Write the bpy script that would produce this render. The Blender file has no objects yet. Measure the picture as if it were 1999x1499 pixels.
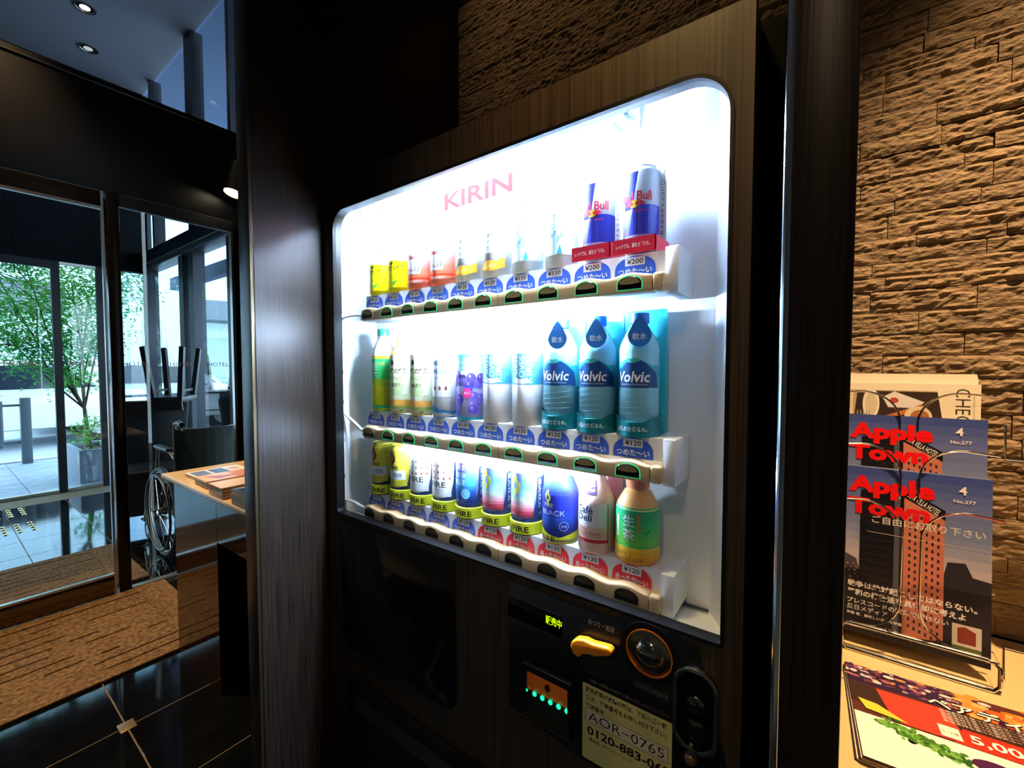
import bpy, bmesh, math, random
from mathutils import Vector, Matrix, noise
from mathutils.geometry import tessellate_polygon
R = random.Random(7)
S = bpy.context.scene
col = S.collection
PI = math.pi
rad = math.radians

# ------------------------------------------------------------------ camera, sky, lights, exposure
cd = bpy.data.cameras.new('camera'); cam = bpy.data.objects.new('camera', cd); col.objects.link(cam)
cd.sensor_width = 36; cd.lens = 845 / 1999 * 36; cd.clip_start = .02; cd.clip_end = 300
cam.location = (0, 0, 1.30); cam.rotation_euler = (rad(90 - 2.27), 0, rad(36.2)); S.camera = cam
S.view_settings.view_transform = 'Standard'; S.view_settings.look = 'None'
S.view_settings.exposure = 0; S.view_settings.gamma = 1; S.view_settings.use_curve_mapping = False
w = bpy.data.worlds.new('sky'); S.world = w; w.use_nodes = True
bg = w.node_tree.nodes['Background']; bg.inputs[0].default_value = (.62, .84, 1, 1); bg.inputs[1].default_value = 9

def spot(name, loc, to, power, color, size=80, blend=.6, r=.04):
    l = bpy.data.lights.new(name, 'SPOT'); l.energy = power; l.color = color; l.spot_size = rad(size); l.spot_blend = blend
    l.shadow_soft_size = r
    o = bpy.data.objects.new(name, l); col.objects.link(o); o.location = loc
    o.rotation_euler = (Vector(to) - Vector(loc)).to_track_quat('-Z', 'Y').to_euler()
    return o
WARM = (1, .62, .26)
spot('counter_spotlight', (.42, .70, 2.7), (.16, 1.0, .85), 270, (1, .67, .37), 52, 1, .04)
spot('machine_spotlight', (-.25, .53, 2.22), (-.27, .66, 1.4), 34, (1, .68, .27), 100, .9, .03)
spot('wall_spotlight', (-.98, .70, 3.5), (-.45, 1.17, 2.1), 26, (1, .66, .32), 60, .8, .05)
spot('mat_spotlight', (-2.75, .0, 4.3), (-2.85, .2, 0), 620, (1, .64, .36), 46, .6, .05)
spot('table_spotlight', (-1.9, .35, 3.6), (-2.0, .75, .8), 150, (1, .72, .36), 40, .6, .05)
spot('post_fill_light', (.05, -1.3, 2.7), (-.01, .47, 1.3), 26, (1, .68, .4), 34, .9, .08)  # unseen fill lamp added behind the camera to brighten the right wood post
spot('vestibule_spotlight', (-4.6, .5, 4.3), (-4.0, .4, 0), 220, (1, .6, .3), 50, .6, .05)

# ------------------------------------------------------------------ helpers
def s2l(c): return c / 12.92 if c <= .04045 else ((c + .055) / 1.055) ** 2.4
def hx(h):
    if isinstance(h, tuple): return h
    h = h.lstrip('#'); h = h if len(h) == 6 else ''.join(q * 2 for q in h); return tuple(s2l(int(h[i:i + 2], 16) / 255) for i in (0, 2, 4))
_m = {}
def mat(name, color='#808080', rough=.5, metal=0, emit=None, es=1, spec=.5, coat=0, alpha=1, trans=0, ior=1.45):
    if name in _m: return _m[name]
    m = bpy.data.materials.new(name); m.use_nodes = True; b = m.node_tree.nodes['Principled BSDF']
    c = hx(color); b.inputs['Base Color'].default_value = (*c, 1); b.inputs['Roughness'].default_value = rough
    b.inputs['Metallic'].default_value = metal; b.inputs['Specular IOR Level'].default_value = spec
    b.inputs['Coat Weight'].default_value = coat; b.inputs['IOR'].default_value = ior
    if emit: b.inputs['Emission Color'].default_value = (*hx(emit), 1); b.inputs['Emission Strength'].default_value = es
    _m[name] = m; return m
def nt(m): return m.node_tree, m.node_tree.nodes, m.node_tree.links, m.node_tree.nodes['Principled BSDF']
def grain(m, scale, c1, c2, lo=.35, hi=.65, det=4, bump=0, bscale=None, dist=.002, rough=None):
    t, N, L, b = nt(m)
    tc = N.new('ShaderNodeTexCoord'); mp = N.new('ShaderNodeMapping'); mp.inputs['Scale'].default_value = scale
    no = N.new('ShaderNodeTexNoise'); no.inputs['Scale'].default_value = 1; no.inputs['Detail'].default_value = det
    cr = N.new('ShaderNodeValToRGB'); cr.color_ramp.elements[0].position = lo; cr.color_ramp.elements[1].position = hi
    cr.color_ramp.elements[0].color = (*hx(c1), 1); cr.color_ramp.elements[1].color = (*hx(c2), 1)
    L.new(tc.outputs['Object'], mp.inputs[0]); L.new(mp.outputs[0], no.inputs['Vector']); L.new(no.outputs[0], cr.inputs[0])
    L.new(cr.outputs[0], b.inputs['Base Color'])
    if bump:
        src = no.outputs[0]
        if bscale:
            mp2 = N.new('ShaderNodeMapping'); mp2.inputs['Scale'].default_value = bscale
            n2 = N.new('ShaderNodeTexNoise'); n2.inputs['Scale'].default_value = 1; n2.inputs['Detail'].default_value = 6
            L.new(tc.outputs['Object'], mp2.inputs[0]); L.new(mp2.outputs[0], n2.inputs['Vector']); src = n2.outputs[0]
        bu = N.new('ShaderNodeBump'); bu.inputs['Strength'].default_value = bump; bu.inputs['Distance'].default_value = dist
        L.new(src, bu.inputs['Height']); L.new(bu.outputs[0], b.inputs['Normal'])
    return m
def glassmat(name, tint=(1, 1, 1), refl=1.0, rough=0):
    m = bpy.data.materials.new(name); m.use_nodes = True; N = m.node_tree.nodes; L = m.node_tree.links
    N.remove(N['Principled BSDF']); out = N['Material Output']
    tr = N.new('ShaderNodeBsdfTransparent'); tr.inputs[0].default_value = (*tint, 1)
    gl = N.new('ShaderNodeBsdfGlossy'); gl.inputs['Roughness'].default_value = rough
    fr = N.new('ShaderNodeFresnel'); fr.inputs[0].default_value = 1.5
    mu = N.new('ShaderNodeMath'); mu.operation = 'MULTIPLY'; mu.inputs[1].default_value = refl; mu.use_clamp = True
    mx = N.new('ShaderNodeMixShader')
    ge = N.new('ShaderNodeNewGeometry'); iv = N.new('ShaderNodeMath'); iv.operation = 'SUBTRACT'; iv.inputs[0].default_value = 1; L.new(ge.outputs['Backfacing'], iv.inputs[1])
    mb = N.new('ShaderNodeMath'); mb.operation = 'MULTIPLY'; L.new(fr.outputs[0], mu.inputs[0]); L.new(mu.outputs[0], mb.inputs[0]); L.new(iv.outputs[0], mb.inputs[1]); L.new(mb.outputs[0], mx.inputs[0]); L.new(tr.outputs[0], mx.inputs[1]); L.new(gl.outputs[0], mx.inputs[2])
    L.new(mx.outputs[0], out.inputs[0]); return m

def vcmat(name, rough=.4, spec=.5):
    m = bpy.data.materials.new(name); m.use_nodes = True; t, N, L, b = nt(m)
    a = N.new('ShaderNodeVertexColor'); a.layer_name = 'Col'; L.new(a.outputs[0], b.inputs['Base Color'])
    b.inputs['Roughness'].default_value = rough; b.inputs['Specular IOR Level'].default_value = spec; return m
PRINT = vcmat('printed_ink', .35); PAPER = vcmat('printed_paper', .3)

WOOD = grain(mat('dark_wood_veneer', rough=.36, spec=.3), (300, 300, 5), '#100c0a', '#2e241c', .3, .75, 3, .25, None, .0006)
WOODF = grain(mat('wood_veneer_painted_lit', rough=.42, spec=.4), (260, 260, 4), '#1c1610', '#4e3b25', .25, .8, 3, .15, None, .0005)  # paler copy of the same veneer, warm lamp light put into its colour
BLACK = mat('black_gloss', '#060607', .16, spec=.6)
BLKM = mat('black_satin', '#08080a', .45)
STEEL = mat('dark_steel', '#6e6052', .16, .95)
CHROME = mat('chrome', '#d8d4cc', .12, 1)
ALU = mat('brushed_aluminium', '#b9b6b0', .3, 1)
WHITE = mat('white_plastic', '#f2f5f8', .35)
INNER = mat('white_inner_panel', '#f0f6fc', .4)
BEIGE = mat('beige_plastic', '#cdb083', .35)
GLASS = glassmat('window_glass', (.94, .97, .98), 1.1)
GLASSD = glassmat('display_glass', (.98, .99, 1), .5)
GLASST = glassmat('tinted_glass', (.8, .88, .95), 1.6)

class M:
    def __init__(s): s.v = []; s.f = []; s.c = []; s.cc = None
    def add(s, vs, fs, c=None):
        n = len(s.v); s.v += [tuple(p) for p in vs]; s.f += [tuple(i + n for i in f) for f in fs]
        s.c += [c or s.cc] * len(fs); return s
    def box(s, x0, x1, y0, y1, z0, z1, c=None):
        return s.add([(x, y, z) for x in (x0, x1) for y in (y0, y1) for z in (z0, z1)],
                     [(0, 1, 3, 2), (4, 6, 7, 5), (0, 4, 5, 1), (2, 3, 7, 6), (0, 2, 6, 4), (1, 5, 7, 3)], c)
    def prism(s, ax, pts, a0, a1, c=None):
        def P(p, a): return {'x': (a, p[0], p[1]), 'y': (p[0], a, p[1]), 'z': (p[0], p[1], a)}[ax]
        n = len(pts)
        area = sum(pts[i][0] * pts[(i + 1) % n][1] - pts[(i + 1) % n][0] * pts[i][1] for i in range(n))
        if area < 0: pts = pts[::-1]
        fs = [tuple(range(n)), tuple(range(2 * n - 1, n - 1, -1))] + [(i, i + n, (i + 1) % n + n, (i + 1) % n) for i in range(n)]
        return s.add([P(p, a0) for p in pts] + [P(p, a1) for p in pts], fs, c)
    def ring(s, ax, outer, inner, a0, a1, c=None):
        def P(p, a): return {'x': (a, p[0], p[1]), 'y': (p[0], a, p[1]), 'z': (p[0], p[1], a)}[ax]
        tri = tessellate_polygon([[Vector((p[0], p[1], 0)) for p in outer], [Vector((p[0], p[1], 0)) for p in inner]])
        al = list(outer) + list(inner); n = len(al)
        fs = [tuple(t) for t in tri] + [tuple(i + n for i in reversed(t)) for t in tri]
        k = 0
        for lp in (outer, inner):
            m = len(lp)
            fs += [(k + i, k + (i + 1) % m, k + (i + 1) % m + n, k + i + n) for i in range(m)]; k += m
        return s.add([P(p, a0) for p in al] + [P(p, a1) for p in al], fs, c)
    def lathe(s, prof, cx=0, cy=0, n=28, ax='z', cf=None, cz=0):
        vs = []; fs = []; cs = []
        for r, z in prof:
            for i in range(n):
                a = 2 * PI * i / n; x, y = r * math.sin(a), -r * math.cos(a)
                vs.append({'z': (cx + x, cy + y, z), 'y': (cx + x, z, cy + y), 'x': (z, cx + x, cy + y)}[ax])
        for j in range(len(prof) - 1):
            for i in range(n):
                fs.append((j * n + i, j * n + (i + 1) % n, (j + 1) * n + (i + 1) % n, (j + 1) * n + i))
                cs.append(cf((prof[j][1] + prof[j + 1][1]) / 2) if cf else None)
        fs += [tuple(range(n))[::-1], tuple(range((len(prof) - 1) * n, len(prof) * n))]
        cs += [cf(prof[0][1]) if cf else None, cf(prof[-1][1]) if cf else None]
        k = len(s.f); s.add(vs, fs); s.c[k:] = cs if cf else s.c[k:]; return s
    def tube(s, pts, r, n=8, closed=False, c=None):
        pts = [Vector(p) for p in pts]; k = len(pts); vs = []; up = None
        for i, p in enumerate(pts):
            if closed: d = pts[(i + 1) % k] - pts[i - 1]
            else: d = pts[min(i + 1, k - 1)] - pts[max(i - 1, 0)]
            d.normalize()
            if up is None: up = d.orthogonal().normalized()
            up = (up - d * up.dot(d))
            up = up.normalized() if up.length > 1e-5 else d.orthogonal().normalized()
            sd = d.cross(up); rr = r[i] if isinstance(r, (list, tuple)) else r
            vs += [p + (up * math.cos(2 * PI * j / n) + sd * math.sin(2 * PI * j / n)) * rr for j in range(n)]
        fs = []
        for i in range(k if closed else k - 1):
            i2 = (i + 1) % k
            fs += [(i * n + j, i * n + (j + 1) % n, i2 * n + (j + 1) % n, i2 * n + j) for j in range(n)]
        if not closed: fs += [tuple(range(n))[::-1], tuple(range((k - 1) * n, k * n))]
        return s.add(vs, fs, c)
    def xf(s, mx): s.v = [tuple(mx @ Vector(p)) for p in s.v]; return s
    def build(s, name, m, parent=None, bevel=0, smooth=False, seg=2, world=True, ang=40):
        me = bpy.data.meshes.new(name); off = Vector((0, 0, 0))
        if parent is not None and world:
            p = parent
            while p is not None: off += Vector(p.location); p = p.parent
        me.from_pydata([tuple(Vector(v) - off) for v in s.v], [], s.f)
        if any(c is not None for c in s.c):
            ca = me.color_attributes.new('Col', 'FLOAT_COLOR', 'CORNER')
            li = 0
            for pi, p in enumerate(me.polygons):
                c = (*hx(s.c[pi] or '#ffffff'), 1)
                for _ in range(p.loop_total): ca.data[li].color = c; li += 1
        bm = bmesh.new(); bm.from_mesh(me)
        bmesh.ops.recalc_face_normals(bm, faces=bm.faces[:])
        if bevel:
            ed = [e for e in bm.edges if len(e.link_faces) == 2 and e.calc_face_angle(0) > rad(35)]
            bmesh.ops.bevel(bm, geom=ed, offset=bevel, segments=seg, affect='EDGES', profile=.5, clamp_overlap=True)
        if smooth or bevel:
            for f in bm.faces: f.smooth = True
            for e in bm.edges:
                if len(e.link_faces) == 2 and e.calc_face_angle(0) > rad(ang): e.smooth = False
        bm.to_mesh(me); bm.free()
        for mm in (m if isinstance(m, list) else [m]): me.materials.append(mm)
        o = bpy.data.objects.new(name, me); col.objects.link(o)
        if parent is not None: o.parent = parent
        return o
def thing(name, label, cat, loc=(0, 0, 0), group=None, rz=0):
    o = bpy.data.objects.new(name, None); o.empty_display_size = .05; col.objects.link(o); o.location = loc; o.rotation_euler = (0, 0, rz)
    o['label'] = label; o['category'] = cat
    if group: o['group'] = group
    return o
def tag(o, label, cat, group=None, kind=None):
    o['label'] = label; o['category'] = cat
    if group: o['group'] = group
    if kind: o['kind'] = kind
    return o
def sroot(name, label=None, loc=(0, 0, 0), cat=None):
    o = bpy.data.objects.new(name, None); o.empty_display_size = .1; col.objects.link(o); o.location = loc; o['kind'] = 'structure'
    if label: o['label'] = label
    if cat: o['category'] = cat
    return o
def struct(o, label=None, cat=None):
    o['kind'] = 'structure'
    if label: o['label'] = label
    if cat: o['category'] = cat
    return o
def rrect(x0, x1, z0, z1, r, n=6):
    rs = r if isinstance(r, (list, tuple)) else (r,) * 4     # bl, br, tr, tl
    out = []
    for (cx, cz, a0, q) in ((x0, z0, 180, 0), (x1, z0, 270, 1), (x1, z1, 0, 2), (x0, z1, 90, 3)):
        rr = rs[q]
        if rr <= 0: out.append((cx, cz)); continue
        ox = cx + rr * (1 if q in (0, 3) else -1); oz = cz + rr * (1 if q in (0, 1) else -1)
        for i in range(n + 1):
            a = rad(a0 + 90 * i / n); out.append((ox + rr * math.cos(a), oz + rr * math.sin(a)))
    return out
def dup(root, loc, label=None, group=None, rz=None):
    r = root.copy(); col.objects.link(r); r.location = loc
    if label: r['label'] = label
    if group: r['group'] = group
    if rz is not None: r.rotation_euler = (0, 0, rz)
    def rec(a, b):
        for ch in list(a.children):
            if ch.name.startswith('~'): continue
            c = ch.copy(); col.objects.link(c); c.parent = b; rec(ch, c)
    rec(root, r); return r

# flat print: polygons and lettering laid out in (u right, v up), then set on a flat or round surface
_tc = {}
def glyphs(s, off=0):
    k = (s, off)
    if k not in _tc:
        c = bpy.data.curves.new('t', 'FONT'); c.body = s; c.resolution_u = 2; c.offset = off
        o = bpy.data.objects.new('t', c); me = bpy.data.meshes.new_from_object(o)
        vs = [(v.co.x, v.co.y) for v in me.vertices]; fs = [tuple(p.vertices) for p in me.polygons]
        bpy.data.objects.remove(o); bpy.data.curves.remove(c); bpy.data.meshes.remove(me)
        x0 = min([v[0] for v in vs] or [0]); x1 = max([v[0] for v in vs] or [1])
        y0 = min([v[1] for v in vs] or [0]); y1 = max([v[1] for v in vs] or [1])
        _tc[k] = (vs, fs, x0, x1, y0, y1)
    return _tc[k]
class Art:
    def __init__(s): s.p = []; s.n = 0
    def poly(s, pts, c, lay=None):
        s.n += (lay is None); s.p.append(([(p[0], p[1]) for p in pts], [tuple(range(len(pts)))], c, lay if lay is not None else s.n)); return s
    def rect(s, x0, x1, y0, y1, c, lay=None): return s.poly([(x0, y0), (x1, y0), (x1, y1), (x0, y1)], c, lay)
    def ell(s, cx, cy, rx, ry, c, a0=0, a1=360, n=20, lay=None):
        pts = [(cx + rx * math.cos(rad(a0 + (a1 - a0) * i / n)), cy + ry * math.sin(rad(a0 + (a1 - a0) * i / n))) for i in range(n + (0 if a1 - a0 == 360 else 1))]
        return s.poly(pts, c, lay)
    def grad(s, x0, x1, y0, y1, stops, n=10):
        s.n += 1
        for i in range(n):
            t = (i + .5) / n; k = max(j for j in range(len(stops)) if stops[j][0] <= t); k = min(k, len(stops) - 2)
            a, b = stops[k], stops[k + 1]; q = (t - a[0]) / (b[0] - a[0]); ca, cb = hx(a[1]), hx(b[1])
            s.rect(x0, x1, y0 + (y1 - y0) * i / n, y0 + (y1 - y0) * (i + 1) / n, tuple(ca[m] * (1 - q) + cb[m] * q for m in range(3)), s.n)
        return s
    def text(s, t, cx, cy, h, c, w=None, off=0, rot=0, skew=0, left=False):
        vs, fs, x0, x1, y0, y1 = glyphs(t, off); k = h / max(y1 - y0, .3); kx = (w / (x1 - x0)) if w else k
        ca, sa = math.cos(rad(rot)), math.sin(rad(rot)); out = []
        for x, y in vs:
            X = (x - (x0 if left else (x0 + x1) / 2)) * kx; Y = (y - (y0 + y1) / 2) * k; X += skew * Y
            out.append((cx + X * ca - Y * sa, cy + X * sa + Y * ca))
        s.n += 1; s.p.append((out, fs, c, s.n)); return s
    def build(s, name, f, parent, m=None, cutu=None, cutv=None, eps=.00008, world=True):
        """f(u, v, lift) -> world point"""
        bm = bmesh.new(); cl = bm.loops.layers.float_color.new('Col'); ll = bm.verts.layers.float.new('lay')
        for pts, fs, c, lay in s.p:
            cc = (*hx(c), 1); vv = [bm.verts.new((p[0], p[1], 0)) for p in pts]
            for v in vv: v[ll] = lay
            for q in fs:
                if len(set(q)) < 3: continue
                try: fc = bm.faces.new([vv[i] for i in q])
                except ValueError: continue
                fc.normal_update()
                if fc.normal.z < 0: fc.normal_flip()
                for lp in fc.loops: lp[cl] = cc
        for cut, ax in ((cutu, 0), (cutv, 1)):
            if not cut: continue
            lo = min(v.co[ax] for v in bm.verts); hi = max(v.co[ax] for v in bm.verts); x = math.ceil(lo / cut) * cut
            while x < hi:
                co = [0, 0, 0]; co[ax] = x + 1e-6; no = [0, 0, 0]; no[ax] = 1
                bmesh.ops.bisect_plane(bm, geom=bm.verts[:] + bm.edges[:] + bm.faces[:], plane_co=co, plane_no=no, dist=1e-7); x += cut
        off = Vector((0, 0, 0))
        if world:
            p = parent
            while p is not None: off += Vector(p.location); p = p.parent
        # after bisecting, new verts may lack the layer: take it from the neighbours of the same face island
        for v in bm.verts:
            if v[ll] == 0:
                L2 = [e.other_vert(v)[ll] for e in v.link_edges]; v[ll] = max(L2) if L2 else 1
        for v in bm.verts: v.co = Vector(f(v.co.x, v.co.y, .0003 + eps * v[ll])) - off
        me = bpy.data.meshes.new(name); bm.to_mesh(me); bm.free(); me.materials.append(m or PRINT)
        o = bpy.data.objects.new(name, me); col.objects.link(o); o.parent = parent; return o
def front(x, y, z): return lambda u, v, l: (x + u, y - l, z + v)       # a surface facing -Y

# ------------------------------------------------------------------ the setting: floor, mats, ceiling, walls
TILE = grain(mat('black_polished_tile', rough=.06, spec=.6), (9, 9, 9), '#060708', '#0d0f12', .3, .7)
GROUT = mat('beige_grout', '#6d5c40', .8)
floor = struct(M().box(-6.4, 3, -3.2, 1.6, -.12, -.0009).build('floor', GROUT), 'black polished tile floor with thin beige joints')
tp = None
for i in range(-11, 8):
    for j in range(-3, 4):
        x0 = -2.02 + .4 * i; y0 = .4 + .4 * j
        if x0 < -6.4 or x0 > .7 or y0 > 1.55: continue
        x1 = min(x0 + .4, 3); y1 = min(y0 + .4, 1.6)
        if tp is not None and y1 - y0 > .39:
            t = tp.copy(); col.objects.link(t); t.location = (x0, y0, 0)
        else:
            t = M().box(.002, x1 - x0 - .002, .002, y1 - y0 - .002, -.012, 0).build('floor_tile', TILE, None, bevel=.0007, seg=1)
            t.location = (x0, y0, 0)
            if y1 - y0 > .39: tp = t
        t.parent = floor
pl = M().box(-2.05, -1.995, .378, .424, 0, .0016).build('floor_plate', mat('brass_plate', '#9a8256', .35, .8), bevel=.0006)
tag(pl, 'small square brass plate over a joint crossing of the black floor tiles', 'floor plate')
CARPET = grain(mat('brown_carpet', rough=.95, spec=.1), (60, 60, 60), '#4e3c28', '#947650', .3, .7, 6, .9, (420, 420, 420), .006)
CARPD = mat('dark_carpet_groove', '#1e130d', 1)
def doormat(name, x0, x1, y0, y1, label, rows, yin):
    t = thing(name, label, 'mat', (x0, y0, 0))
    M().box(x0, x1, y0, y1, .0005, .006).build('mat_backing', CARPD, t)
    pile = M(); rr = random.Random(3); wd = (x1 - x0 - .16) / rows
    pile.box(x1 - .075, x1, y0, y1, .004, .013); pile.box(x0, x0 + .07, y0, y1, .004, .013); pile.box(x0 + .07, x1 - .075, yin, y1, .004, .013)
    for i in range(rows):
        xa = x0 + .08 + wd * i; y = y0; k_ = 0
        while y < yin - .006:
            l = rr.choice((.12, .16, .21, .26, .33)); ye = min(y + l, yin - .004)
            y = ye + .001
            if (i + k_) % 2: pile.box(xa + wd - .006, xa + wd + .006, y - l, ye, .004, .0126)
            k_ += 1
        pile.box(xa + .0055, xa + wd - .0055, y0, yin, .004, .013)
    pile.build('mat_pile', CARPET, t, bevel=.0015, seg=1); return t
doormat('door_mat', -3.235, -2.375, -.7, .835, 'brown ribbed entrance mat on the lobby side of the sliding glass door', 9, .70)
doormat('door_mat', -4.19, -3.37, -.7, .80, 'brown ribbed entrance mat inside the vestibule behind the sliding glass door', 9, .66)
CEIL = mat('grey_ceiling_paint', '#6c6c76', .8)
struct(M().box(-6.4, 3, -3.2, 1.6, 4.4, 4.5).build('ceiling', CEIL), 'smooth pale grey ceiling high over the vestibule')
DW = mat('dark_wall_panel', '#07080f', .6, spec=.12)
WALL = mat('dim_lobby_wall', '#3d3128', .8)
struct(M().box(-6.4, 3, -3.3, -3.2, 0, 4.4).build('wall_front', WALL)); struct(M().box(3, 3.1, -3.3, 1.6, 0, 4.4).build('wall_right', WALL))
struct(M().box(-3.24, -1.15, 1.32, 1.42, 0, 4.4).build('wall_back', DW), 'dark wall behind the leaflet table')
# header above the inner sliding door
h = struct(M().box(-3.37, -3.25, -3.2, 1.6, 2.27, 2.87).build('trim_1', mat('black_header', '#0b0b0b', .4), bevel=.003), 'deep black header beam above the sliding glass door')
M().box(-3.2495, -3.245, -3.2, 1.6, 2.838, 2.843).build('header_strip', ALU, h)
M().box(-3.2495, -3.243, .70, 1.3, 2.262, 2.27).build('track_strip', ALU, h)
# inner door leaf (lobby side)
d1 = sroot('door_1', 'framed glass sliding door leaf with a polished steel bottom rail', (-3.25, -.4, 0))
M().box(-3.252, -3.244, -1.25, .612, .12, 2.165).build('glass_pane', GLASS, d1)
M().box(-3.275, -3.24, -1.25, .618, .012, .12).build('bottom_rail', STEEL, d1, bevel=.004)
M().box(-3.265, -3.238, -1.25, .615, .118, .130).build('rail_edge', ALU, d1)
M().box(-3.275, -3.24, -1.25, .618, 2.178, 2.262).build('top_rail', mat('bronze_rail', '#1c150e', .3, .7), d1, bevel=.003)
M().box(-3.262, -3.236, -1.25, .615, 2.163, 2.178).build('top_edge', ALU, d1)
M().box(-3.262, -3.238, .612, .622, .012, 2.262).build('stile', ALU, d1)
kh = M().lathe([(.0, -3.238), (.016, -3.238), (.018, -3.242), (.018, -3.246)], .05, .066, 16, 'x'); kh.build('door_lock', CHROME, d1, smooth=True)
tr = struct(M().box(-3.29, -3.232, .632, .686, 0, 2.27).build('trim_2', mat('dark_post_steel', '#2c2824', .25, .9), bevel=.003), 'dark steel door post between the sliding door and the fixed pane')
d2 = sroot('window_1', 'tall fixed glass pane beside the sliding door', (-3.25, .97, 0))
M().box(-3.252, -3.244, .686, 1.25, .02, 2.2).build('glass_pane', GLASS, d2)
M().box(-3.275, -3.235, .686, 1.30, 0, .02).build('sill_rail', ALU, d2, bevel=.002)
M().box(-3.275, -3.24, .686, 1.30, 2.2, 2.268).build('top_track', BLKM, d2)
M().box(-3.27, -3.236, 1.25, 1.262, .02, 2.2).build('glass_edge_post', ALU, d2); M().box(-3.28, -3.238, 1.266, 1.31, 0, 2.27).build('end_post', STEEL, d2)
# outer wall of the vestibule
ow = struct(M().box(-6.5, -6.4, -3.2, 1.6, 2.376, 4.4).build('wall_left', DW), 'dark panelled wall above the outer doors')
struct(M().box(-6.46, -6.4, 1.56, 1.64, 0, 4.4).build('trim_3', mat('grey_metal_column', '#4c4f57', .35, .6)), 'slim grey metal corner column of the vestibule')
d3 = sroot('door_2', 'outer glass door leaf with a dark frame, tree and street beyond', (-6.4, 0, 0))
M().box(-6.404, -6.396, -1.4, .81, .05, 2.30).build('glass_pane', GLASS, d3); M().box(-6.42, -6.38, -1.4, .87, 2.30, 2.376).build('top_rail', BLKM, d3)
M().box(-6.42, -6.38, -1.4, .87, 0, .03).build('bottom_rail', ALU, d3); M().box(-6.425, -6.375, .81, .872, .0, 2.376).build('stile', BLKM, d3)
d4 = sroot('window_2', 'narrow outer glass pane right of the outer door', (-6.4, 1, 0))
M().box(-6.404, -6.396, .872, 1.145, .03, 2.35).build('glass_pane', GLASS, d4); M().box(-6.425, -6.375, 1.145, 1.207, 0, 2.376).build('post', BLKM, d4)
M().box(-6.42, -6.38, .872, 1.145, 0, .03).build('sill_rail', ALU, d4); M().box(-6.42, -6.38, .872, 1.145, 2.35, 2.376).build('head_rail', ALU, d4)
M().box(-6.404, -6.396, 1.207, 1.56, .03, 2.37).build('glass_pane', GLASST, d4)
# side glazing of the vestibule, plane y = 1.6
d5 = sroot('window_3', 'side glazing of the vestibule with dark mullions and a deep beam', (-4.9, 1.6, 0))
for a, b in ((-6.36, -5.97),): pass
M().box(-6.40, -3.37, 1.596, 1.604, .05, 2.40).build('lower_pane', GLASS, d5)
M().box(-6.40, -3.37, 1.596, 1.604, 2.60, 4.36).build('upper_pane', GLASS, d5)
MUL = mat('mullion_metal', '#2e3038', .35, .6)
for x0, x1 in ((-6.4, -6.0), (-5.29, -4.91), (-4.14, -4.0)):
    M().box(x0, x1 if x1 - x0 < .3 else x0 + .12, 1.56, 1.66, 0, 2.4).build('mullion', MUL, d5)
M().box(-5.02, -4.90, 1.56, 1.66, 0, 2.4).build('mullion', MUL, d5)
M().box(-6.40, -3.37, 1.54, 1.68, 2.40, 2.60).build('beam', MUL, d5, bevel=.006)
M().box(-6.40, -3.37, 1.535, 1.545, 2.46, 2.468).build('beam_strip', ALU, d5)
for x in (-6.05, -4.98, -4.05): M().box(x, x + (.17 if x == -4.98 else .06), 1.56, 1.66, 2.6, 4.4).build('mullion', MUL, d5)
M().box(-6.40, -3.37, 1.57, 1.63, 0, .05).build('sill_rail', ALU, d5)
# small letters on the glass, readable from outside
for (x, ys, zz) in ((-3.2425, (.30, .52, .74, .96, 1.16), 1.316), (-6.395, (.2, .62, 1.0, 1.36), 1.33)):
    a = Art()
    for y in ys: a.text('HOTEL', y, zz, .026, '#8b8f98', w=.12)
    a.build('window_lettering', lambda u, v, l, X=x: (X - l + .001, u, v), d1 if x > -4 else d3, mat('frosted_letters', '#9aa0aa', .5))
# ceiling downlights
for i, (x, y) in enumerate(((-5.26, .94), (-5.90, 1.067))):
    t = thing('downlight', ('lit round recessed downlight nearest the front of the vestibule ceiling', 'smaller-looking round recessed downlight by the header beam, mostly dark')[i], 'light', (x, y, 4.4), 'vestibule ceiling downlights')
    M().ring('z', [(x + .075 * math.cos(a * PI / 16), y + .075 * math.sin(a * PI / 16)) for a in range(32)], [(x + .06 * math.cos(a * PI / 16), y + .06 * math.sin(a * PI / 16)) for a in range(32)], 4.394, 4.4).build('trim_ring', ALU, t)
    M().lathe([(.06, 4.399), (.045, 4.3995)], x, y, 24).build('reflector', CHROME, t, smooth=True)
    M().lathe([(.0, 4.3975), (.034, 4.3975), (.034, 4.3985)], x, y, 20).build('lamp_face', mat('downlight_glow%d' % i, '#ffffff', .5, emit='#ffe9c4', es=(9, .25)[i]), t)
# tilted lamp on the header end
t = thing('wall_spotlight', 'short metal cylinder spotlight glowing by the header beam, half hidden by the post', 'light', (-3.13, 1.25, 2.44))
mx = Matrix.Translation((-3.12, 1.245, 2.48)) @ Matrix.Rotation(rad(-16), 4, 'X') @ Matrix.Rotation(rad(-3), 4, 'Y') @ Matrix.Scale(1.35, 4)
M().lathe([(.0, .10), (.042, .10), (.045, .09), (.045, -.05), (.041, -.052), (.041, -.03), (0, -.03)], n=28).xf(mx).build('lamp_housing', mat('brass_housing', '#b59a68', .3, .8), t, smooth=True)
M().lathe([(0, -.046), (.039, -.046), (.039, -.044), (0, -.044)], n=24).xf(mx).build('lamp_face', mat('spot_glow', '#ffffff', .5, emit='#fff0d2', es=14), t)
M().box(-3.245, -3.13, 1.24, 1.26, 2.46, 2.48).build('bracket', BLKM, t)
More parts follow.
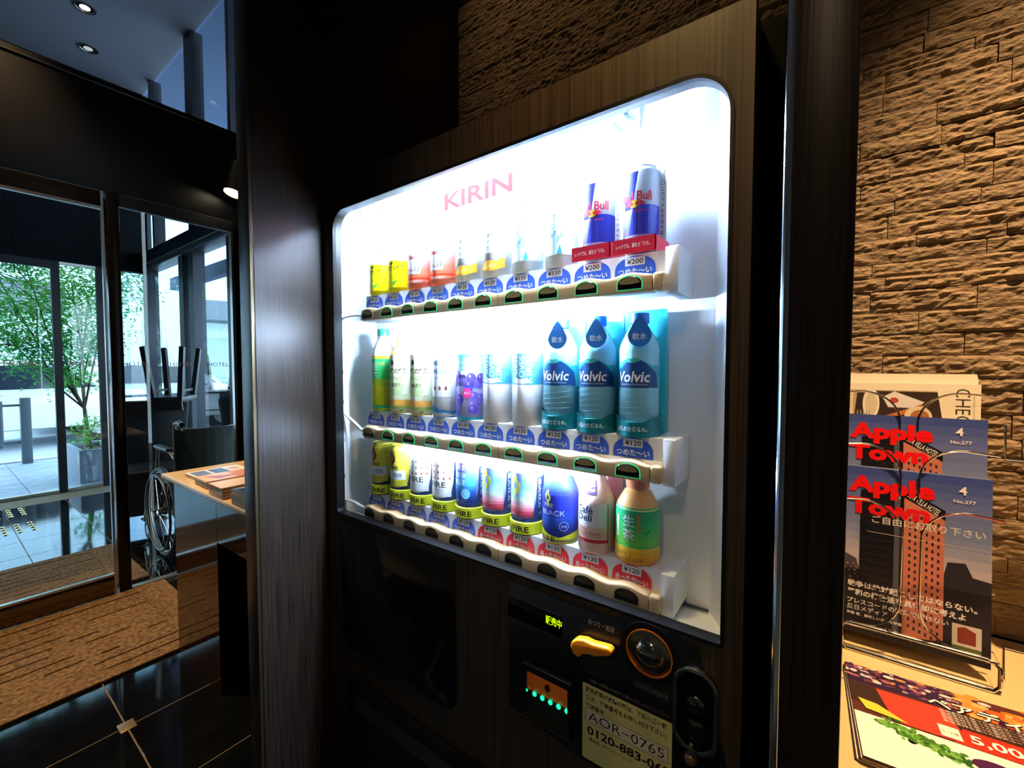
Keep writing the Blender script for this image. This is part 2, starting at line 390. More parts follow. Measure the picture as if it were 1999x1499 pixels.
# tactile studs
t = M()
stg = []
sm = M().lathe([(.016, .0), (.015, .004), (.011, .006), (0, .006)], n=12).build('floor_stud', mat('brass_stud', '#d8b878', .2, 1), None, smooth=True)
k = 0
for gx in range(8):
    for gy in range(9):
        x = -5.95 + gx * .085 + (.25 if gx > 3 else 0); y = -.1 + gy * .075
        o = sm if k == 0 else sm.copy()
        if k: col.objects.link(o)
        o.location = (x, y, .0005); k += 1
        o.parent = floor

# ------------------------------------------------------------------ alcove panels and stone wall
sp = struct(M().box(-1.147, -1.09, .468, 1.17, 0, 4.4).build('wall_side', WOOD, bevel=.001, seg=1), 'tall dark wood panel left of the vending machine')
M().box(-1.149, -1.088, .460, .468, 0, 4.4).build('edge_trim', mat('bronze_trim', '#2c241c', .3, .6), sp, bevel=.002)
M().box(-1.0905, -1.0878, .459, .464, 0, 4.4).build('edge_bead', mat('bronze_bead', '#4a3f2a', .4, .8), sp)
rp = struct(M().box(-.037, .0155, .479, 1.17, 0, 4.4).build('trim_4', WOOD, bevel=.0015, seg=2), 'near dark wood post between the vending machine and the magazine counter')
M().tube([(-.0345, .482, 0), (-.0345, .482, 4.4)], .0042, 14).build('edge_bead', mat('polished_bead', '#cfd3da', .15, 1), rp)
STONE = grain(mat('split_face_stone', rough=.9, spec=.15), (14, 14, 30), '#7c6850', '#9a8264', .3, .7, 6, .9, (90, 90, 170), .006)
sw = struct(M().box(-1.12, 1.6, 1.19, 1.3, 0, 4.4).build('wall_stone', mat('stone_joint', '#2a241d', .9)), 'wall of stacked split-face stone strips behind the machine and the counter')
rs = random.Random(11)
def stone(x0, x1, z0, z1, amp):
    nx = max(4, int((x1 - x0) / .0065)); nz = max(3, int((z1 - z0) / .0055)); g = .0006
    base = 1.166 + rs.uniform(-.0022, .0022) * min(1, amp / .006); tx = rs.uniform(-.2, .2) * .1 * amp / .006; vs = []; fs = []; sd = rs.uniform(0, 90)
    for j in range(nz + 1):
        for i in range(nx + 1):
            x = x0 + g + (x1 - x0 - 2 * g) * i / nx; z = z0 + g + (z1 - z0 - 2 * g) * j / nz
            n1 = noise.noise(Vector((x * 16, sd, z * 85))); n2 = noise.noise(Vector((x * 50, sd + 9, z * 130))); n3 = noise.noise(Vector((x * 130, sd + 3, z * 190)))
            e = min(1, min(i, nx - i) * 1.2 + .45) * min(1, min(j, nz - j) * 1.1 + .35)
            d = (abs(n1) * .9 + n2 * .9 + n3 * .6) * amp
            vs.append((x, base + tx * (x - x0) - d * e + (1 - e) * amp * .5, z))
    W = nx + 1
    for j in range(nz):
        for i in range(nx): fs.append((j * W + i, j * W + i + 1, (j + 1) * W + i + 1, (j + 1) * W + i))
    k = len(vs); bd = [i for i in range(W)] + [j * W + nx for j in range(1, nz + 1)] + [nz * W + i for i in range(nx - 1, -1, -1)] + [j * W for j in range(nz - 1, 0, -1)]
    vs += [(vs[b][0], 1.195, vs[b][2]) for b in bd]; nb = len(bd)
    fs += [(bd[q], k + q, k + (q + 1) % nb, bd[(q + 1) % nb]) for q in range(nb)]
    m = M().add(vs, fs); o = m.build('stone', STONE, sw); 
    for p in o.data.polygons: p.use_smooth = False
def courses(xa, xb, za, zb, amp, hs, ls):
    z = za
    while z < zb:
        hh = rs.choice(hs); x = xa - rs.uniform(0, .12)
        while x < xb:
            l = rs.choice(ls) * rs.uniform(.8, 1.2); x1 = x + l
            if xb - x1 < .04: x1 = xb
            stone(max(x, xa), x1, z, z + hh, amp * rs.uniform(.6, 1.25)) if x1 - max(x, xa) > .01 else None; x = x1
        z += hh
courses(-1.09, -.075, 1.80, 2.56, .0035, (.03, .045, .045, .06), (.26, .34, .2))
courses(-.075, .55, .80, 2.14, .0048, (.022, .028, .036, .044), (.15, .20, .12))

# ------------------------------------------------------------------ vending machine
vm = thing('vending_machine', 'tall drinks vending machine clad in dark wood with a brightly lit display window', 'vending machine', (-.585, .9, 0))
op = rrect(-1.043, -.110, .915, 1.700, (.012, .004, .062, .05), 8)
WF = M().ring('y', [(-1.085, 0.02), (-.085, 0.02), (-.085, 1.772), (-1.085, 1.772)], op, .64, .662)
fp = WF.build('front_panel', WOODF, vm)
M().ring('y', rrect(-1.0455, -.1075, .9125, 1.7025, (.014, .006, .064, .052), 8), rrect(-1.040, -.1125, .9175, 1.696, (.01, .003, .058, .046), 8), .6385, .662).build('window_gasket', mat('blue_black_gasket', '#050507', .35), vm, bevel=.0008, seg=1)
M().box(-1.085, -.085, .775, 1.14, .02, 1.765).build('cabinet_body', BLKM, vm)
M().box(-1.085, -1.055, .662, .775, .02, 1.765).build('side_wall', BLKM, vm); M().box(-.098, -.085, .662, .775, .02, 1.765).build('side_wall', BLKM, vm)
M().box(-1.055, -.098, .662, .775, .02, .88).build('lower_body', BLKM, vm); M().box(-1.055, -.098, .662, .775, 1.762, 1.768).build('top_panel', BLKM, vm)
M().box(-.085, -.0575, .70, .72, .02, 1.775).build('side_filler', mat('matt_black', '#030303', .95, spec=.05), vm)
# lining of the display
def quad(name, pts, m=INNER, th=None): return M().add(pts, [(0, 1, 2, 3)]).build(name, m, vm)
quad('back_lining', [(-1.0345, .765, .885), (-.15, .765, .885), (-.15, .765, 1.76), (-1.0345, .765, 1.76)])
quad('left_lining', [(-1.052, .662, .905), (-1.0345, .765, .885), (-1.0345, .765, 1.76), (-1.052, .662, 1.76)])
quad('right_lining', [(-.10, .662, .905), (-.15, .765, .885), (-.15, .765, 1.76), (-.10, .662, 1.76)])
quad('top_lining', [(-1.052, .662, 1.7605), (-.10, .662, 1.7605), (-.15, .765, 1.76), (-1.0345, .765, 1.76)])
quad('bottom_lining', [(-1.052, .662, .906), (-.10, .662, .906), (-.15, .765, .889), (-1.0345, .765, .889)])
M().box(-.25, -.152, .757, .762, .8935, .8965).build('bottom_seam', mat('seam_dark', '#3a4150', .6), vm)
M().lathe([(0, .892), (.003, .892), (.003, .899), (0, .899)], -.195, .757, 10).build('bottom_pin', mat('seam_dark'), vm)
M().box(-1.043, -.112, .6455, .6475, .919, 1.698).build('display_glass', GLASSD, vm)
Art().text('KIRIN', -.66, 1.698, .040, '#b81010', w=.205, off=.03).build('back_lettering', lambda u, v, l: (u, .765 - l - .001, v), vm, vcmat('matt_red_ink', 1, 0))
# tubes
TUBE = mat('fluorescent_tube', '#ffffff', .5, emit='#c6e0ff', es=1000)
TUBE2 = mat('fluorescent_tube_low', '#ffffff', .5, emit='#c6e0ff', es=1000)
TUBE3 = mat('fluorescent_tube_lowest', '#ffffff', .5, emit='#c6e0ff', es=320)
M().lathe([(0, -.90), (.012, -.90), (.012, -.275), (0, -.275)], .682, 1.722, 16, 'x').build('lamp_tube', TUBE, vm, smooth=True)
M().lathe([(0, -.82), (.006, -.82), (.006, -.34), (0, -.34)], .684, 1.4095, 12, 'x').build('lamp_tube', TUBE2, vm, smooth=True)
M().lathe([(0, -.82), (.006, -.82), (.006, -.34), (0, -.34)], .684, 1.1115, 12, 'x').build('lamp_tube', TUBE3, vm, smooth=True)
CLR = mat('clear_holder', '#c4dbe8', .2)
for x in (-.91, -.268):
    hd = M(); hd.box(x - .02, x + .012, .680, .725, 1.742, 1.760); hd.ring('x', [(.682 + .03 * math.cos(a * PI / 8), 1.722 + .026 * math.sin(a * PI / 8)) for a in range(16)], [(.682 + .015 * math.cos(a * PI / 8), 1.722 + .015 * math.sin(a * PI / 8)) for a in range(16)], x - .004, x + .004)
    hd.prism('x', [(.68, 1.745), (.700, 1.685), (.725, 1.745)], x + .012, x + .0145)
    hd.box(x - .03, x - .022, .685, .72, 1.70, 1.742)
    o = hd.build('lamp_holder', CLR, vm, bevel=.001, seg=1)
    M().lathe([(0, x + .016), (.009, x + .016), (.009, x + .026), (0, x + .026)], .682, 1.722, 12, 'x').build('lamp_cap', CLR, vm, smooth=True)
M().box(-.262, -.245, .702, .712, 1.750, 1.7595).build('holder_clip', mat('seam_dark'), vm)

NK = 10
def X(k): return -.937 + .0755 * k
ROWS = [(1.482, 1.4165, [120] * 6 + [110, 110, 200, 200], [0] * 10, 1), (1.186, 1.118, [150] * 5 + [130, 130, 120, 120, 120], [0] * 10, 1),
        (.973, .9125, [120] * 7 + [130, 130, 120], [0] * 5 + [1] * 5, 0)]
RIM = mat('green_lit_rim', '#0c7a48', .4, emit='#18d67c', es=.9); RIMD = mat('olive_rim', '#6d6244', .4)
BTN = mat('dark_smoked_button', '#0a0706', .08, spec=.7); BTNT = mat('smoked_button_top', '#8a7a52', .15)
for ri, (zt, zb, prices, hot, lit) in enumerate(ROWS):
    sh = M().prism('x', [(.672, zb + .004), (.764, zb + .004), (.764, zt), (.690, zt), (.6885, zt - .036), (.680, zb + .024), (.672, zb + .022)], -.973, -.207)
    sh = sh.build('shelf', WHITE, vm)
    e = M().box(-.2065, -.186, .678, .762, zb - .004, zt + .002).build('shelf_end', WHITE, vm, bevel=.002)
    n = 200; x0, x1 = -.962, -.222; top = []
    f = lambda x: zb + .0295 + .0028 * math.cos(2 * PI * (x - X(0) - .0) / .0755)
    pts = [(x0, zb), (x1, zb)] + [(x1 + (x0 - x1) * i / 110, f(x1 + (x0 - x1) * i / 110)) for i in range(111)]
    m = M().prism('y', pts, .6665, .692); bar = m.build('selection_bar', BEIGE, vm, bevel=.0032, seg=3, ang=60)
    M().prism('y', rrect(-.2215, -.204, zb, zb + .028, .004, 4), .6665, .692).build('bar_end_cap', BEIGE, vm, bevel=.0032, seg=3)
    M().box(-.5217, -.5207, .6662, .6675, zb + .001, zb + .027).build('bar_joint', mat('joint_brown', '#6a5236', .6), bar)
    for k in range(NK):
        c = X(k) + (.0 if True else 0); w2 = .0195; zb1 = zb + .0058; ht = .0205
        def D(s, up=0): return [(c - w2 * s, zb1 - up), (c + w2 * s, zb1 - up)] + [(c + w2 * s * math.cos(a) , zb1 + ht * .42 + (ht * .58 + (s - 1) * .02) * math.sin(a)) for a in [PI * i / 14 for i in range(15)]]
        b = M().prism('y', D(1.07, .0008), .6655, .668).build('button', RIM if (lit and k > 0) else RIMD, bar)
        M().prism('y', D(1.0), .6650, .667).build('button_lens', BTN, bar, bevel=.0004, seg=1)
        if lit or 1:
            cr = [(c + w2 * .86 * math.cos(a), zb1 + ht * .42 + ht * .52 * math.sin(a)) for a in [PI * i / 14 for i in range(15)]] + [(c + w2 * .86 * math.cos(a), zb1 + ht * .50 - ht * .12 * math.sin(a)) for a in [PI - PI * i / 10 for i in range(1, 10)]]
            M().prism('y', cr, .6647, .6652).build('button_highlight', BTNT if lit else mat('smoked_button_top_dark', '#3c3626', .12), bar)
        # price tag
        a = Art(); z0 = 0; tw = .034; th = .033; c1 = '#e8304a' if hot[k] else '#3a63d6'
        a.poly([(-tw, 0), (tw, 0)] + [(tw * math.cos(q) if abs(math.cos(q)) < 1 else tw * math.cos(q), .009 + (th - .009) * math.sin(q) ** .8) for q in [PI * i / 16 for i in range(17)]], c1)
        a.rect(-.0165, .0165, .0175, .031, '#eef1f8'); a.text('¥%d' % prices[k], 0, .0243, .0085, '#1c1c28', w=.027, off=.015)
        a.text('あったか〜い' if hot[k] else 'つめた〜い', 0, .0085, .0108, '#ffffff', w=.056, off=.02)
        a.build('price_tag', lambda u, v, l, xx=X(k), zz=zt - .0355: (xx + u, .6888 + (v / .0355 - .5) * .0012 - l, zz + v), vm, eps=.00005)
    z2 = (1.43, 1.165, .93)[ri]
    M().tube([(-.962, .68, zb + .014), (-.985, .678, zb + .018), (-1.01, .674, zb + (.018, .035, .026)[ri]), (-1.035, .668, zb + (.016, .052, .03)[ri]), (-1.047, .665, zb + (.01, .062, .03)[ri])], .004, 10).build('bar_cable', WHITE, vm, smooth=True)
# clips on the left lining
for z in (1.44, 1.36, 1.28, 1.2, 1.1, 1.0): M().box(-1.05, -1.044, .664, .668, z, z + .012).build('lining_clip', mat('clip_grey', '#8f9aa8', .4), vm, bevel=.001, seg=1)

# lower front: glossy plates and controls
G2 = mat('dark_gloss_plate', '#070709', .10, spec=.5)
M().prism('y', rrect(-1.020, -.612, .574, .900, (.03, .03, .004, .004), 6), .6375, .6402).build('advert_plate', G2, vm, bevel=.001)
DGX = mat('control_plate', '#0a0a0a', .28)
M().prism('y', [(-.475, .66), (-.34, .64), (-.10, .64), (-.10, .745), (-.14, .90), (-.165, .912), (-.25, .912), (-.265, .900), (-.475, .900)], .6380, .6402).build('control_panel', DGX, vm, bevel=.0012)
ds = M().box(-.476, -.360, .6365, .6395, .832, .872).build('display_panel', mat('display_black', '#020305', .12), vm, bevel=.001)
Art().text('販売中', -.376, .8675, .0155, '#d8f000', w=.032, off=.02).build('display_lettering', lambda u, v, l: (u, .6363 - l, v - .0105), ds, mat('lit_yellow_green', '#caff00', .5, emit='#c8f000', es=1.1))
M().box(-.476, -.360, .6358, .6395, .8305, .8325).build('panel_edge', mat('edge_grey', '#5a5346', .3, .8), ds)
lt = '#b9b7ae'
Art().text('おつり・返却', -.288, .8815, .0095, lt, w=.045).build('lever_lettering', lambda u, v, l: (u, .6378 - l, v), vm)
# return lever
lp = [(-.335, .842), (-.330, .851), (-.318, .854), (-.306, .852), (-.290, .850), (-.272, .852), (-.263, .855), (-.261, .861), (-.266, .864), (-.284, .865), (-.298, .8665), (-.312, .868), (-.325, .864), (-.334, .855)]
lp = [(-.334, .838), (-.328, .828), (-.318, .826), (-.312, .834), (-.302, .838), (-.290, .839), (-.276, .845), (-.263, .851), (-.261, .858), (-.268, .862), (-.282, .860), (-.296, .858), (-.310, .859), (-.324, .855), (-.332, .848)]
M().prism('y', lp, .618, .634).build('return_lever', mat('orange_plastic', '#ef8a12', .35), vm, bevel=.003, seg=3)
M().lathe([(0, .64), (.009, .64), (.009, .630), (0, .630)], -.322, .842, 16, 'y').build('lever_pivot', BLKM, vm)
M().prism('y', rrect(-.325, -.262, .795, .832, .006), .6372, .639).build('lever_recess', mat('recess_dark', '#15110c', .5), vm)
# coin slot
cx, cz = -.2095, .868
for nm, ro, ri2, y0, mm in (('coin_plate', .045, .0355, .6355, DGX), ('coin_ring', .0355, .0335, .6345, mat('orange_ring', '#d86a14', .4))):
    M().ring('y', [(cx + ro * math.cos(a * PI / 24), cz + ro * math.sin(a * PI / 24)) for a in range(48)], [(cx + ri2 * math.cos(a * PI / 24), cz + ri2 * math.sin(a * PI / 24)) for a in range(48)], y0, .6395).build(nm, mm, vm)
M().lathe([(.0335, .6385), (.030, .6375), (.022, .6372), (.0205, .6355), (.018, .632), (.012, .629), (.005, .6278), (0, .6276)], cx, cz, 40, 'y').build('coin_slot_dome', mat('dome_metal', '#8f8a78', .16, 1), vm, smooth=True)
M().box(cx - .012, cx + .012, .6272, .632, cz - .001, cz + .0015).build('coin_slit', mat('slit_black', '#000000', .6), vm)
for dx in (-.006, .008): M().lathe([(0, .6285), (.0018, .629), (.0018, .633)], cx + dx, cz + .0115, 10, 'y').build('dome_rivet', CHROME, vm, smooth=True)
# note reader
nr = M().ring('y', rrect(-.440, -.338, .664, .764, .004), rrect(-.431, -.345, .672, .757, .003), .630, .6395).build('note_reader_frame', mat('reader_frame', '#111111', .25), vm, bevel=.001)
M().box(-.431, -.345, .636, .6385, .714, .750).build('note_reader_plate', mat('orange_reader_plate', '#b85a14', .4, emit='#c05510', es=.12), nr)
M().box(-.431, -.345, .634, .6385, .672, .712).build('note_reader_mouth', mat('reader_dark', '#24231c', .3), nr)
M().box(-.431, -.345, .632, .6385, .750, .757).build('note_reader_lip', DGX, nr)
M().box(-.394, -.384, .6305, .6325, .7515, .7545).build('note_reader_glint', CHROME, nr)
M().box(-.440, -.340, .6295, .632, .664, .6665).build('note_reader_rail', mat('edge_grey'), nr)
for i in range(6): M().lathe([(0, .6325), (.0042 if i else .002, .6325), (.0042 if i else .002, .634)], -.432 + .0165 * i + .002, .7125, 12, 'y').build('indicator_lamp', mat('green_indicator', '#10ffb0', .4, emit='#18ffb0', es=1.6), nr)
bl = Art(); bl.ell(-.388, .733, .0055, .007, '#2a1408'); bl.text('千円', -.388, .7215, .005, '#6a3008'); bl.build('note_reader_print', lambda u, v, l: (u, .6358 - l, v), nr)
sl = Art()
sl.text('お願い!!硬貨は1枚ずつ投入口に入れてください', -.243, .773 + .010, .0055, '#8b8878', w=.13)
sl.build('request_lettering', lambda u, v, l: (u, .6378 - l, v), vm, eps=.00004); sl = Art()
for i in range(5): sl.ell(-.226 + i * .010, .811, .0052, .0052, '#77736a'); sl.ell(-.226 + i * .010, .811, .0044, .0044, '#0c0c0c')
for i, t_ in enumerate(('10', '50', '100', '500', '千円')): sl.text(t_, -.226 + i * .010, .811, .0034, '#8b8878')
sl.build('coin_marks', lambda u, v, l: (u, .6378 - l, v), vm, eps=.00004)
# notice sticker
st = Art(); BK = '#1d1c14'
def ST(*a, **k): st.text(*a, **k)
ax0, ax1 = -.320, -.174
st.poly(rrect(ax0, ax1, .646, .775, .003), '#d8c777')
ST('販売機等が故障の際は、下記へご一報', -.2475, .7655, .0092, BK, w=.133, off=.02)
ST('頂き、管理番号をお申し付け下さい。', -.2475, .7515, .0092, BK, w=.133, off=.02)
ST('管理番号', -.298, .7385, .0082, BK, w=.033, off=.02)
st.rect(-.3145, -.1795, .7105, .7335, BK); st.rect(-.3139, -.1801, .7111, .7329, '#d8c9a4')
gl = '#3a2c20'
ST('AOR−0765', -.247, .722, .0155, gl, w=.124)
ST('0120-883-062', -.243, .6975, .0145, BK, w=.136, off=.025)
ST('連絡先  キリンビバレッジ', -.270, .683, .0062, BK, w=.075)
st.build('notice_sticker', lambda u, v, l: (u, .6376 - l, v), vm, eps=.00004)
# lock
LK = mat('smoky_chrome', '#6a675f', .14, 1)
M().ring('y', rrect(-.172, -.112, .752, .874, .027, 8), rrect(-.1665, -.1175, .7575, .8685, .023, 8), .630, .6395).build('lock_bezel', mat('lock_bezel_metal', '#b8b2a4', .15, 1), vm, bevel=.0015)
M().prism('y', rrect(-.1665, -.1175, .7575, .8685, .023, 8), .6365, .639).build('lock_plate', mat('lock_recess', '#14120e', .2, .6), vm)
M().lathe([(0, .6255), (.006, .6255), (.0065, .629), (.0125, .630), (.0145, .634), (.0145, .6375)], -.1415, .822, 28, 'y').build('lock_cylinder', LK, vm, smooth=True)
M().box(-.1425, -.1405, .6248, .6262, .8165, .8275).build('key_slot', mat('slit_black'), vm)
M().prism('y', rrect(-.153, -.129, .768, .800, .008), .632, .637).build('lock_handle', LK, vm, bevel=.002)
M().lathe([(0, .628), (.006, .629), (.009, .633), (.009, .6395)], -.147, .738, 20, 'y').build('round_knob', mat('knob_brown', '#6b5242', .35, .3), vm, smooth=True)
# pickup hatch
M().ring('y', rrect(-1.0, -.42, .16, .50, .02), rrect(-.985, -.435, .175, .485, .014), .632, .6395).build('hatch_frame', DGX, vm, bevel=.002)
M().prism('y', rrect(-.985, -.435, .175, .485, .014), .636, .6395).build('hatch_flap', mat('smoked_flap', '#14160f', .25), vm)
M().box(-.96, -.46, .634, .6375, .42, .46).build('flap_band', mat('grey_green_band', '#2c2f22', .5), vm)

# ------------------------------------------------------------------ drinks on show
YI = .714
def item(k, row, name, label, cat, group): return thing(name, label, cat, (X(k), YI, ROWS[row][0]), group)
def body(t, prof, cf, name='body', n=32, m=None):
    x, y, z = t.location
    return M().lathe([(r, zz + z) for r, zz in prof], x, y, n, cf=(lambda q: cf(q - z)) if callable(cf) else (lambda q: cf)).build(name, m or PRINT, t, smooth=True, ang=50)
def wrap(art, t, prof, name='label_print', th=None, cutv=None, parent=None, eps=.00006):
    x, y, z = t.location
    def rr(v):
        for (r0, z0), (r1, z1) in zip(prof, prof[1:]):
            if z0 <= v <= z1 and z1 > z0: return r0 + (r1 - r0) * (v - z0) / (z1 - z0)
        return prof[-1][0] if v > prof[-1][1] else prof[0][0]
    R0 = max(r for r, _ in prof)
    if th is None: th = 3 + (9 - (x + .937) / .0755) * 2.4
    def f(u, v, l):
        a = u / R0 + rad(th); q = rr(v) + l; return (x + q * math.sin(a), y - q * math.cos(a), z + v)
    return art.build(name, f, parent or t, cutu=.004, cutv=cutv, eps=eps)
def canprof(r, h): return [(r * .80, 0), (r * .86, .002), (r, .008), (r, h - .010), (r * .95, h - .006), (r * .86, h - .003), (r * .86, h), (r * .82, h), (r * .82, h - .002), (0, h - .002)]
def flame(a, cx, cy, s, c, c2):
    a.poly([(cx + s * x, cy + s * y) for x, y in ((-.1, -1), (.45, -.35), (.5, .15), (.15, .45), (.05, 1), (-.35, .55), (-.5, .1), (-.4, -.3), (-.15, -.55))], c)
    a.poly([(cx + s * x, cy + s * y) for x, y in ((0, -.45), (.2, -.1), (.02, .35), (-.22, .05), (-.2, -.2))], c2)
FIREC = '#dfe52e'
def firecollar(t, r=.0355):
    c = body(t, [(r, 0), (r, .0235), (r - .001, .0242)], FIREC, 'base_collar')
    a = Art(); a.text('FIRE', -.004, .0115, .0115, '#15180a', w=.036, off=.012); a.poly([(-.029, .006), (-.026, .004), (-.0285, .012), (-.026, .018), (-.031, .012)], '#15180a')
    wrap(a, t, [(r, 0), (r, .024)], 'collar_print', 8 + (9 - (t.location.x + .937) / .0755) * 2.4); body(t, [(r + .0004, 0), (r + .0004, .0016)], '#20240c', 'collar_edge')
def swoosh(a, h, side='直火仕立て'):
    a.poly([(.0, .030), (.016, .034), (.026, .045), (.031, .065), (.033, h * .8), (.033, h - .02), (.070, h - .02), (.070, .026), (-.06, .026), (-.06, .030)], '#22345c')
    a.poly([(.006, .033), (.020, .040), (.028, .055), (.030, .07), (.027, .055), (.019, .043)], '#9db4d8')
    a.text(side, .041, h * .55, .008, '#f2f4ff', w=.075, rot=-90, off=.01)
# bottom row
r0, H = .0325, .132
g3 = 'coffee cans and bottles on the bottom shelf'
def can3(k, label, base, fn):
    t = item(k, 2, 'coffee_can', label, 'drink can', g3); pr = canprof(r0, H)
    body(t, pr, base, m=CANM); a = Art(); fn(a, H); wrap(a, t, pr, cutv=.03); firecollar(t)
    x, y, z = t.location
    return t
CANM = vcmat('satin_can', .28)
def gold(a, h):
    swoosh(a, h); a.grad(-.06, .024, .034, h - .012, [(0, '#d8c832'), (.35, '#e6dc4a'), (1, '#d2c436')], 6); a.rect(-.06, .020, .050, .072, '#f0f2f4')
    flame(a, -.016, h - .030, .021, '#8c2634', '#e0a060'); a.text('FIRE', -.012, .0785, .009, '#20180c', w=.030, off=.012); a.text('微糖', .0, .061, .011, '#4a6472', w=.022)
    a.text('カロリーオフ', -.004, .043, .004, '#7a6a20', w=.03)
def white(a, h):
    swoosh(a, h); a.rect(-.06, .026, .034, h - .012, '#f4f3ec')
    for i in range(5):
        for j in range(3): a.ell(-.030 + i * .013, h - .028 - j * .014, .0026, .0032, '#b4685a', n=8)
    a.text('FIRE', -.006, .062, .0125, '#2a2622', w=.038, off=.012); a.text('カフェオレ', -.002, .049, .004, '#8a8a7a', w=.018)
def blue(a, h):
    swoosh(a, h); a.grad(-.06, .026, .034, h - .012, [(0, '#101a5c'), (.28, '#2a56b0'), (.5, '#48b8e8'), (.8, '#6a70c8'), (1, '#9a78c8')], 12)
    for i, s_ in enumerate(('FIRE', 'MOUNTAIN', 'BLUE')): a.text(s_, -.014, h - .022 - i * .016, .011, '#f0f8ff', w=.034, off=.012)
    a.ell(.002, .054, .011, .011, '#8adcf8'); a.text('コーヒー', -.008, .039, .006, '#ffffff', w=.028)
def red(a, h):
    swoosh(a, h); a.grad(-.06, .026, .034, h - .012, [(0, '#5a1830'), (.12, '#d8485a'), (.26, '#f0b0b8'), (.42, '#a8dcf0'), (.7, '#5a8cd8'), (1, '#6a78d0')], 14)
    flame(a, -.012, h - .036, .024, '#e8e05a', '#7aa8e0'); a.text('FIRE', -.002, .068, .009, '#f2eeb0', w=.028, off=.012); a.text('微糖コーヒー', -.010, .038, .005, '#f6e2e2', w=.03)
can3(0, 'gold coffee can with a red flame, leftmost on the bottom shelf', '#e4d848', gold)
can3(1, 'gold coffee can with a red flame, second from left on the bottom shelf', '#e4d848', gold)
can3(2, 'white dotted coffee can beside the gold cans, bottom shelf', '#f2f1ea', white)
can3(3, 'white dotted coffee can beside the purple blue can, bottom shelf', '#f2f1ea', white)
can3(4, 'blue and purple coffee can with large stacked white lettering', '#7a84c8', blue)
can3(5, 'blue to red shaded coffee can with a yellow flame, left one of the pair', '#8a9cd8', red)
can3(6, 'blue to red shaded coffee can with a yellow flame, beside the blue bottle can', '#8a9cd8', red)
t = item(7, 2, 'coffee_bottle_can', 'deep blue aluminium bottle can with a yellow flame and collar', 'drink bottle', g3)
pr = [(.031, 0), (.034, .006), (.034, .092), (.031, .104), (.022, .122), (.019, .126), (.019, .136)]
body(t, pr, '#2a3cae', m=CANM); body(t, [(.0195, .1365), (.0195, .150), (.018, .152), (0, .152)], '#9ab8e8', 'cap', m=CANM)
a = Art(); a.grad(-.07, .07, .022, .098, [(0, '#101a6a'), (.3, '#2c58c8'), (.55, '#2a36b4'), (1, '#26309c')], 10); flame(a, -.012, .086, .014, '#e8e05a', '#2a36a4')
a.text('FIRE', -.010, .0715, .007, '#f0f0a0', w=.020, off=.012); a.text('BLACK', -.002, .058, .0095, '#e8ecff', w=.048); a.text('コーヒー', .004, .047, .003, '#8aa0e8', w=.03)
a.ell(.020, .034, .009, .009, '#c8d4f8'); a.ell(.020, .034, .0078, .0078, '#22309c'); a.text('無糖', .020, .034, .005, '#c8d4f8')
a.poly([(-.07, .0), (.07, 0), (.07, .026), (.035, .020), (.012, .013), (-.01, .017), (-.03, .026), (-.07, .028)], FIREC); a.text('FIRE', -.012, .0085, .010, '#15180a', w=.030, off=.012)
wrap(a, t, pr, cutv=.01)
t = item(8, 2, 'cafe_latte_bottle', 'pink capped latte bottle with a white square label, beside the green tea', 'drink bottle', g3)
pr = [(.029, 0), (.0325, .005), (.0325, .086), (.029, .100), (.019, .122), (.016, .128), (.016, .142)]
body(t, pr, '#f2cfc8', m=CANM); body(t, [(.017, .140), (.017, .155), (0, .155)], '#f3a0a8', 'cap')
M().prism('y', rrect(t.location.x - .034, t.location.x + .036, ROWS[2][0], ROWS[2][0] + .150, .006), .742, .745, '#f6b8c0').build('backing_card', PRINT, t)
a = Art(); a.rect(-.030, .032, .020, .088, '#f6f4f4'); a.rect(-.030, .032, .020, .0262, '#c8303c'); a.grad(-.030, .029, .028, .048, [(0, '#e8b490'), (1, '#f0d8c8')], 4)
a.text('Café', -.012, .077, .0135, '#2a3066', w=.033, off=.02); a.text('Deli', -.012, .063, .012, '#2a3066', w=.030, off=.02); a.text('Milk', -.014, .043, .006, '#b8283c'); a.text('Royal Latte', -.004, .036, .006, '#b8283c', w=.04)
a.rect(.0305, .032, .020, .088, '#3a3a60'); wrap(a, t, pr, cutv=.02)
a = Art(); a.rect(-.013, .010, .104, .128, '#4a3a70'); a.text('Café', -.001, .119, .005, '#fff', w=.018); a.text('Deli', -.001, .111, .005, '#fff', w=.018); wrap(a, t, [(r + .0006, z) for r, z in pr], 'neck_print', cutv=.006)
t = item(9, 2, 'green_tea_bottle', 'small green tea bottle with orange cap and base, rightmost on the bottom shelf', 'drink bottle', g3)
pr = [(.031, 0), (.0365, .006), (.0365, .030), (.0355, .033), (.0355, .088), (.034, .096), (.022, .118), (.016, .122), (.016, .128)]
body(t, pr, lambda z: '#f0a828' if z < .03 else '#4cc46a' if z < .096 else '#f4b870'); body(t, [(.019, .124), (.020, .142), (0, .143)], '#f59a70', 'cap')
a = Art(); a.grad(-.08, .08, .034, .092, [(0, '#7ad848'), (.5, '#3cc86a'), (1, '#1aa878')], 8); a.rect(-.08, .08, .0915, .0935, '#f4f0b0'); a.grad(-.08, .08, .004, .031, [(0, '#f09020'), (1, '#f2cc3c')], 4)
for q, s_ in enumerate('生茶'): a.text(s_, -.004, .075 - q * .023, .020, '#20704a', w=.022, off=.03); a.text(s_, -.004, .075 - q * .023, .019, '#f4f8f0', w=.021, off=.015)
for q, s_ in enumerate('あたたか'): a.text(s_, .013, .084 - q * .0078, .0075, '#e8642a', off=.03)
a.rect(-.030, -.024, .044, .080, '#f2f2ea'); a.text('上質な', -.016, .020, .006, '#6a5c20', w=.02); a.text('あまみと旨味', .002, .012, .006, '#6a5c20', w=.036)
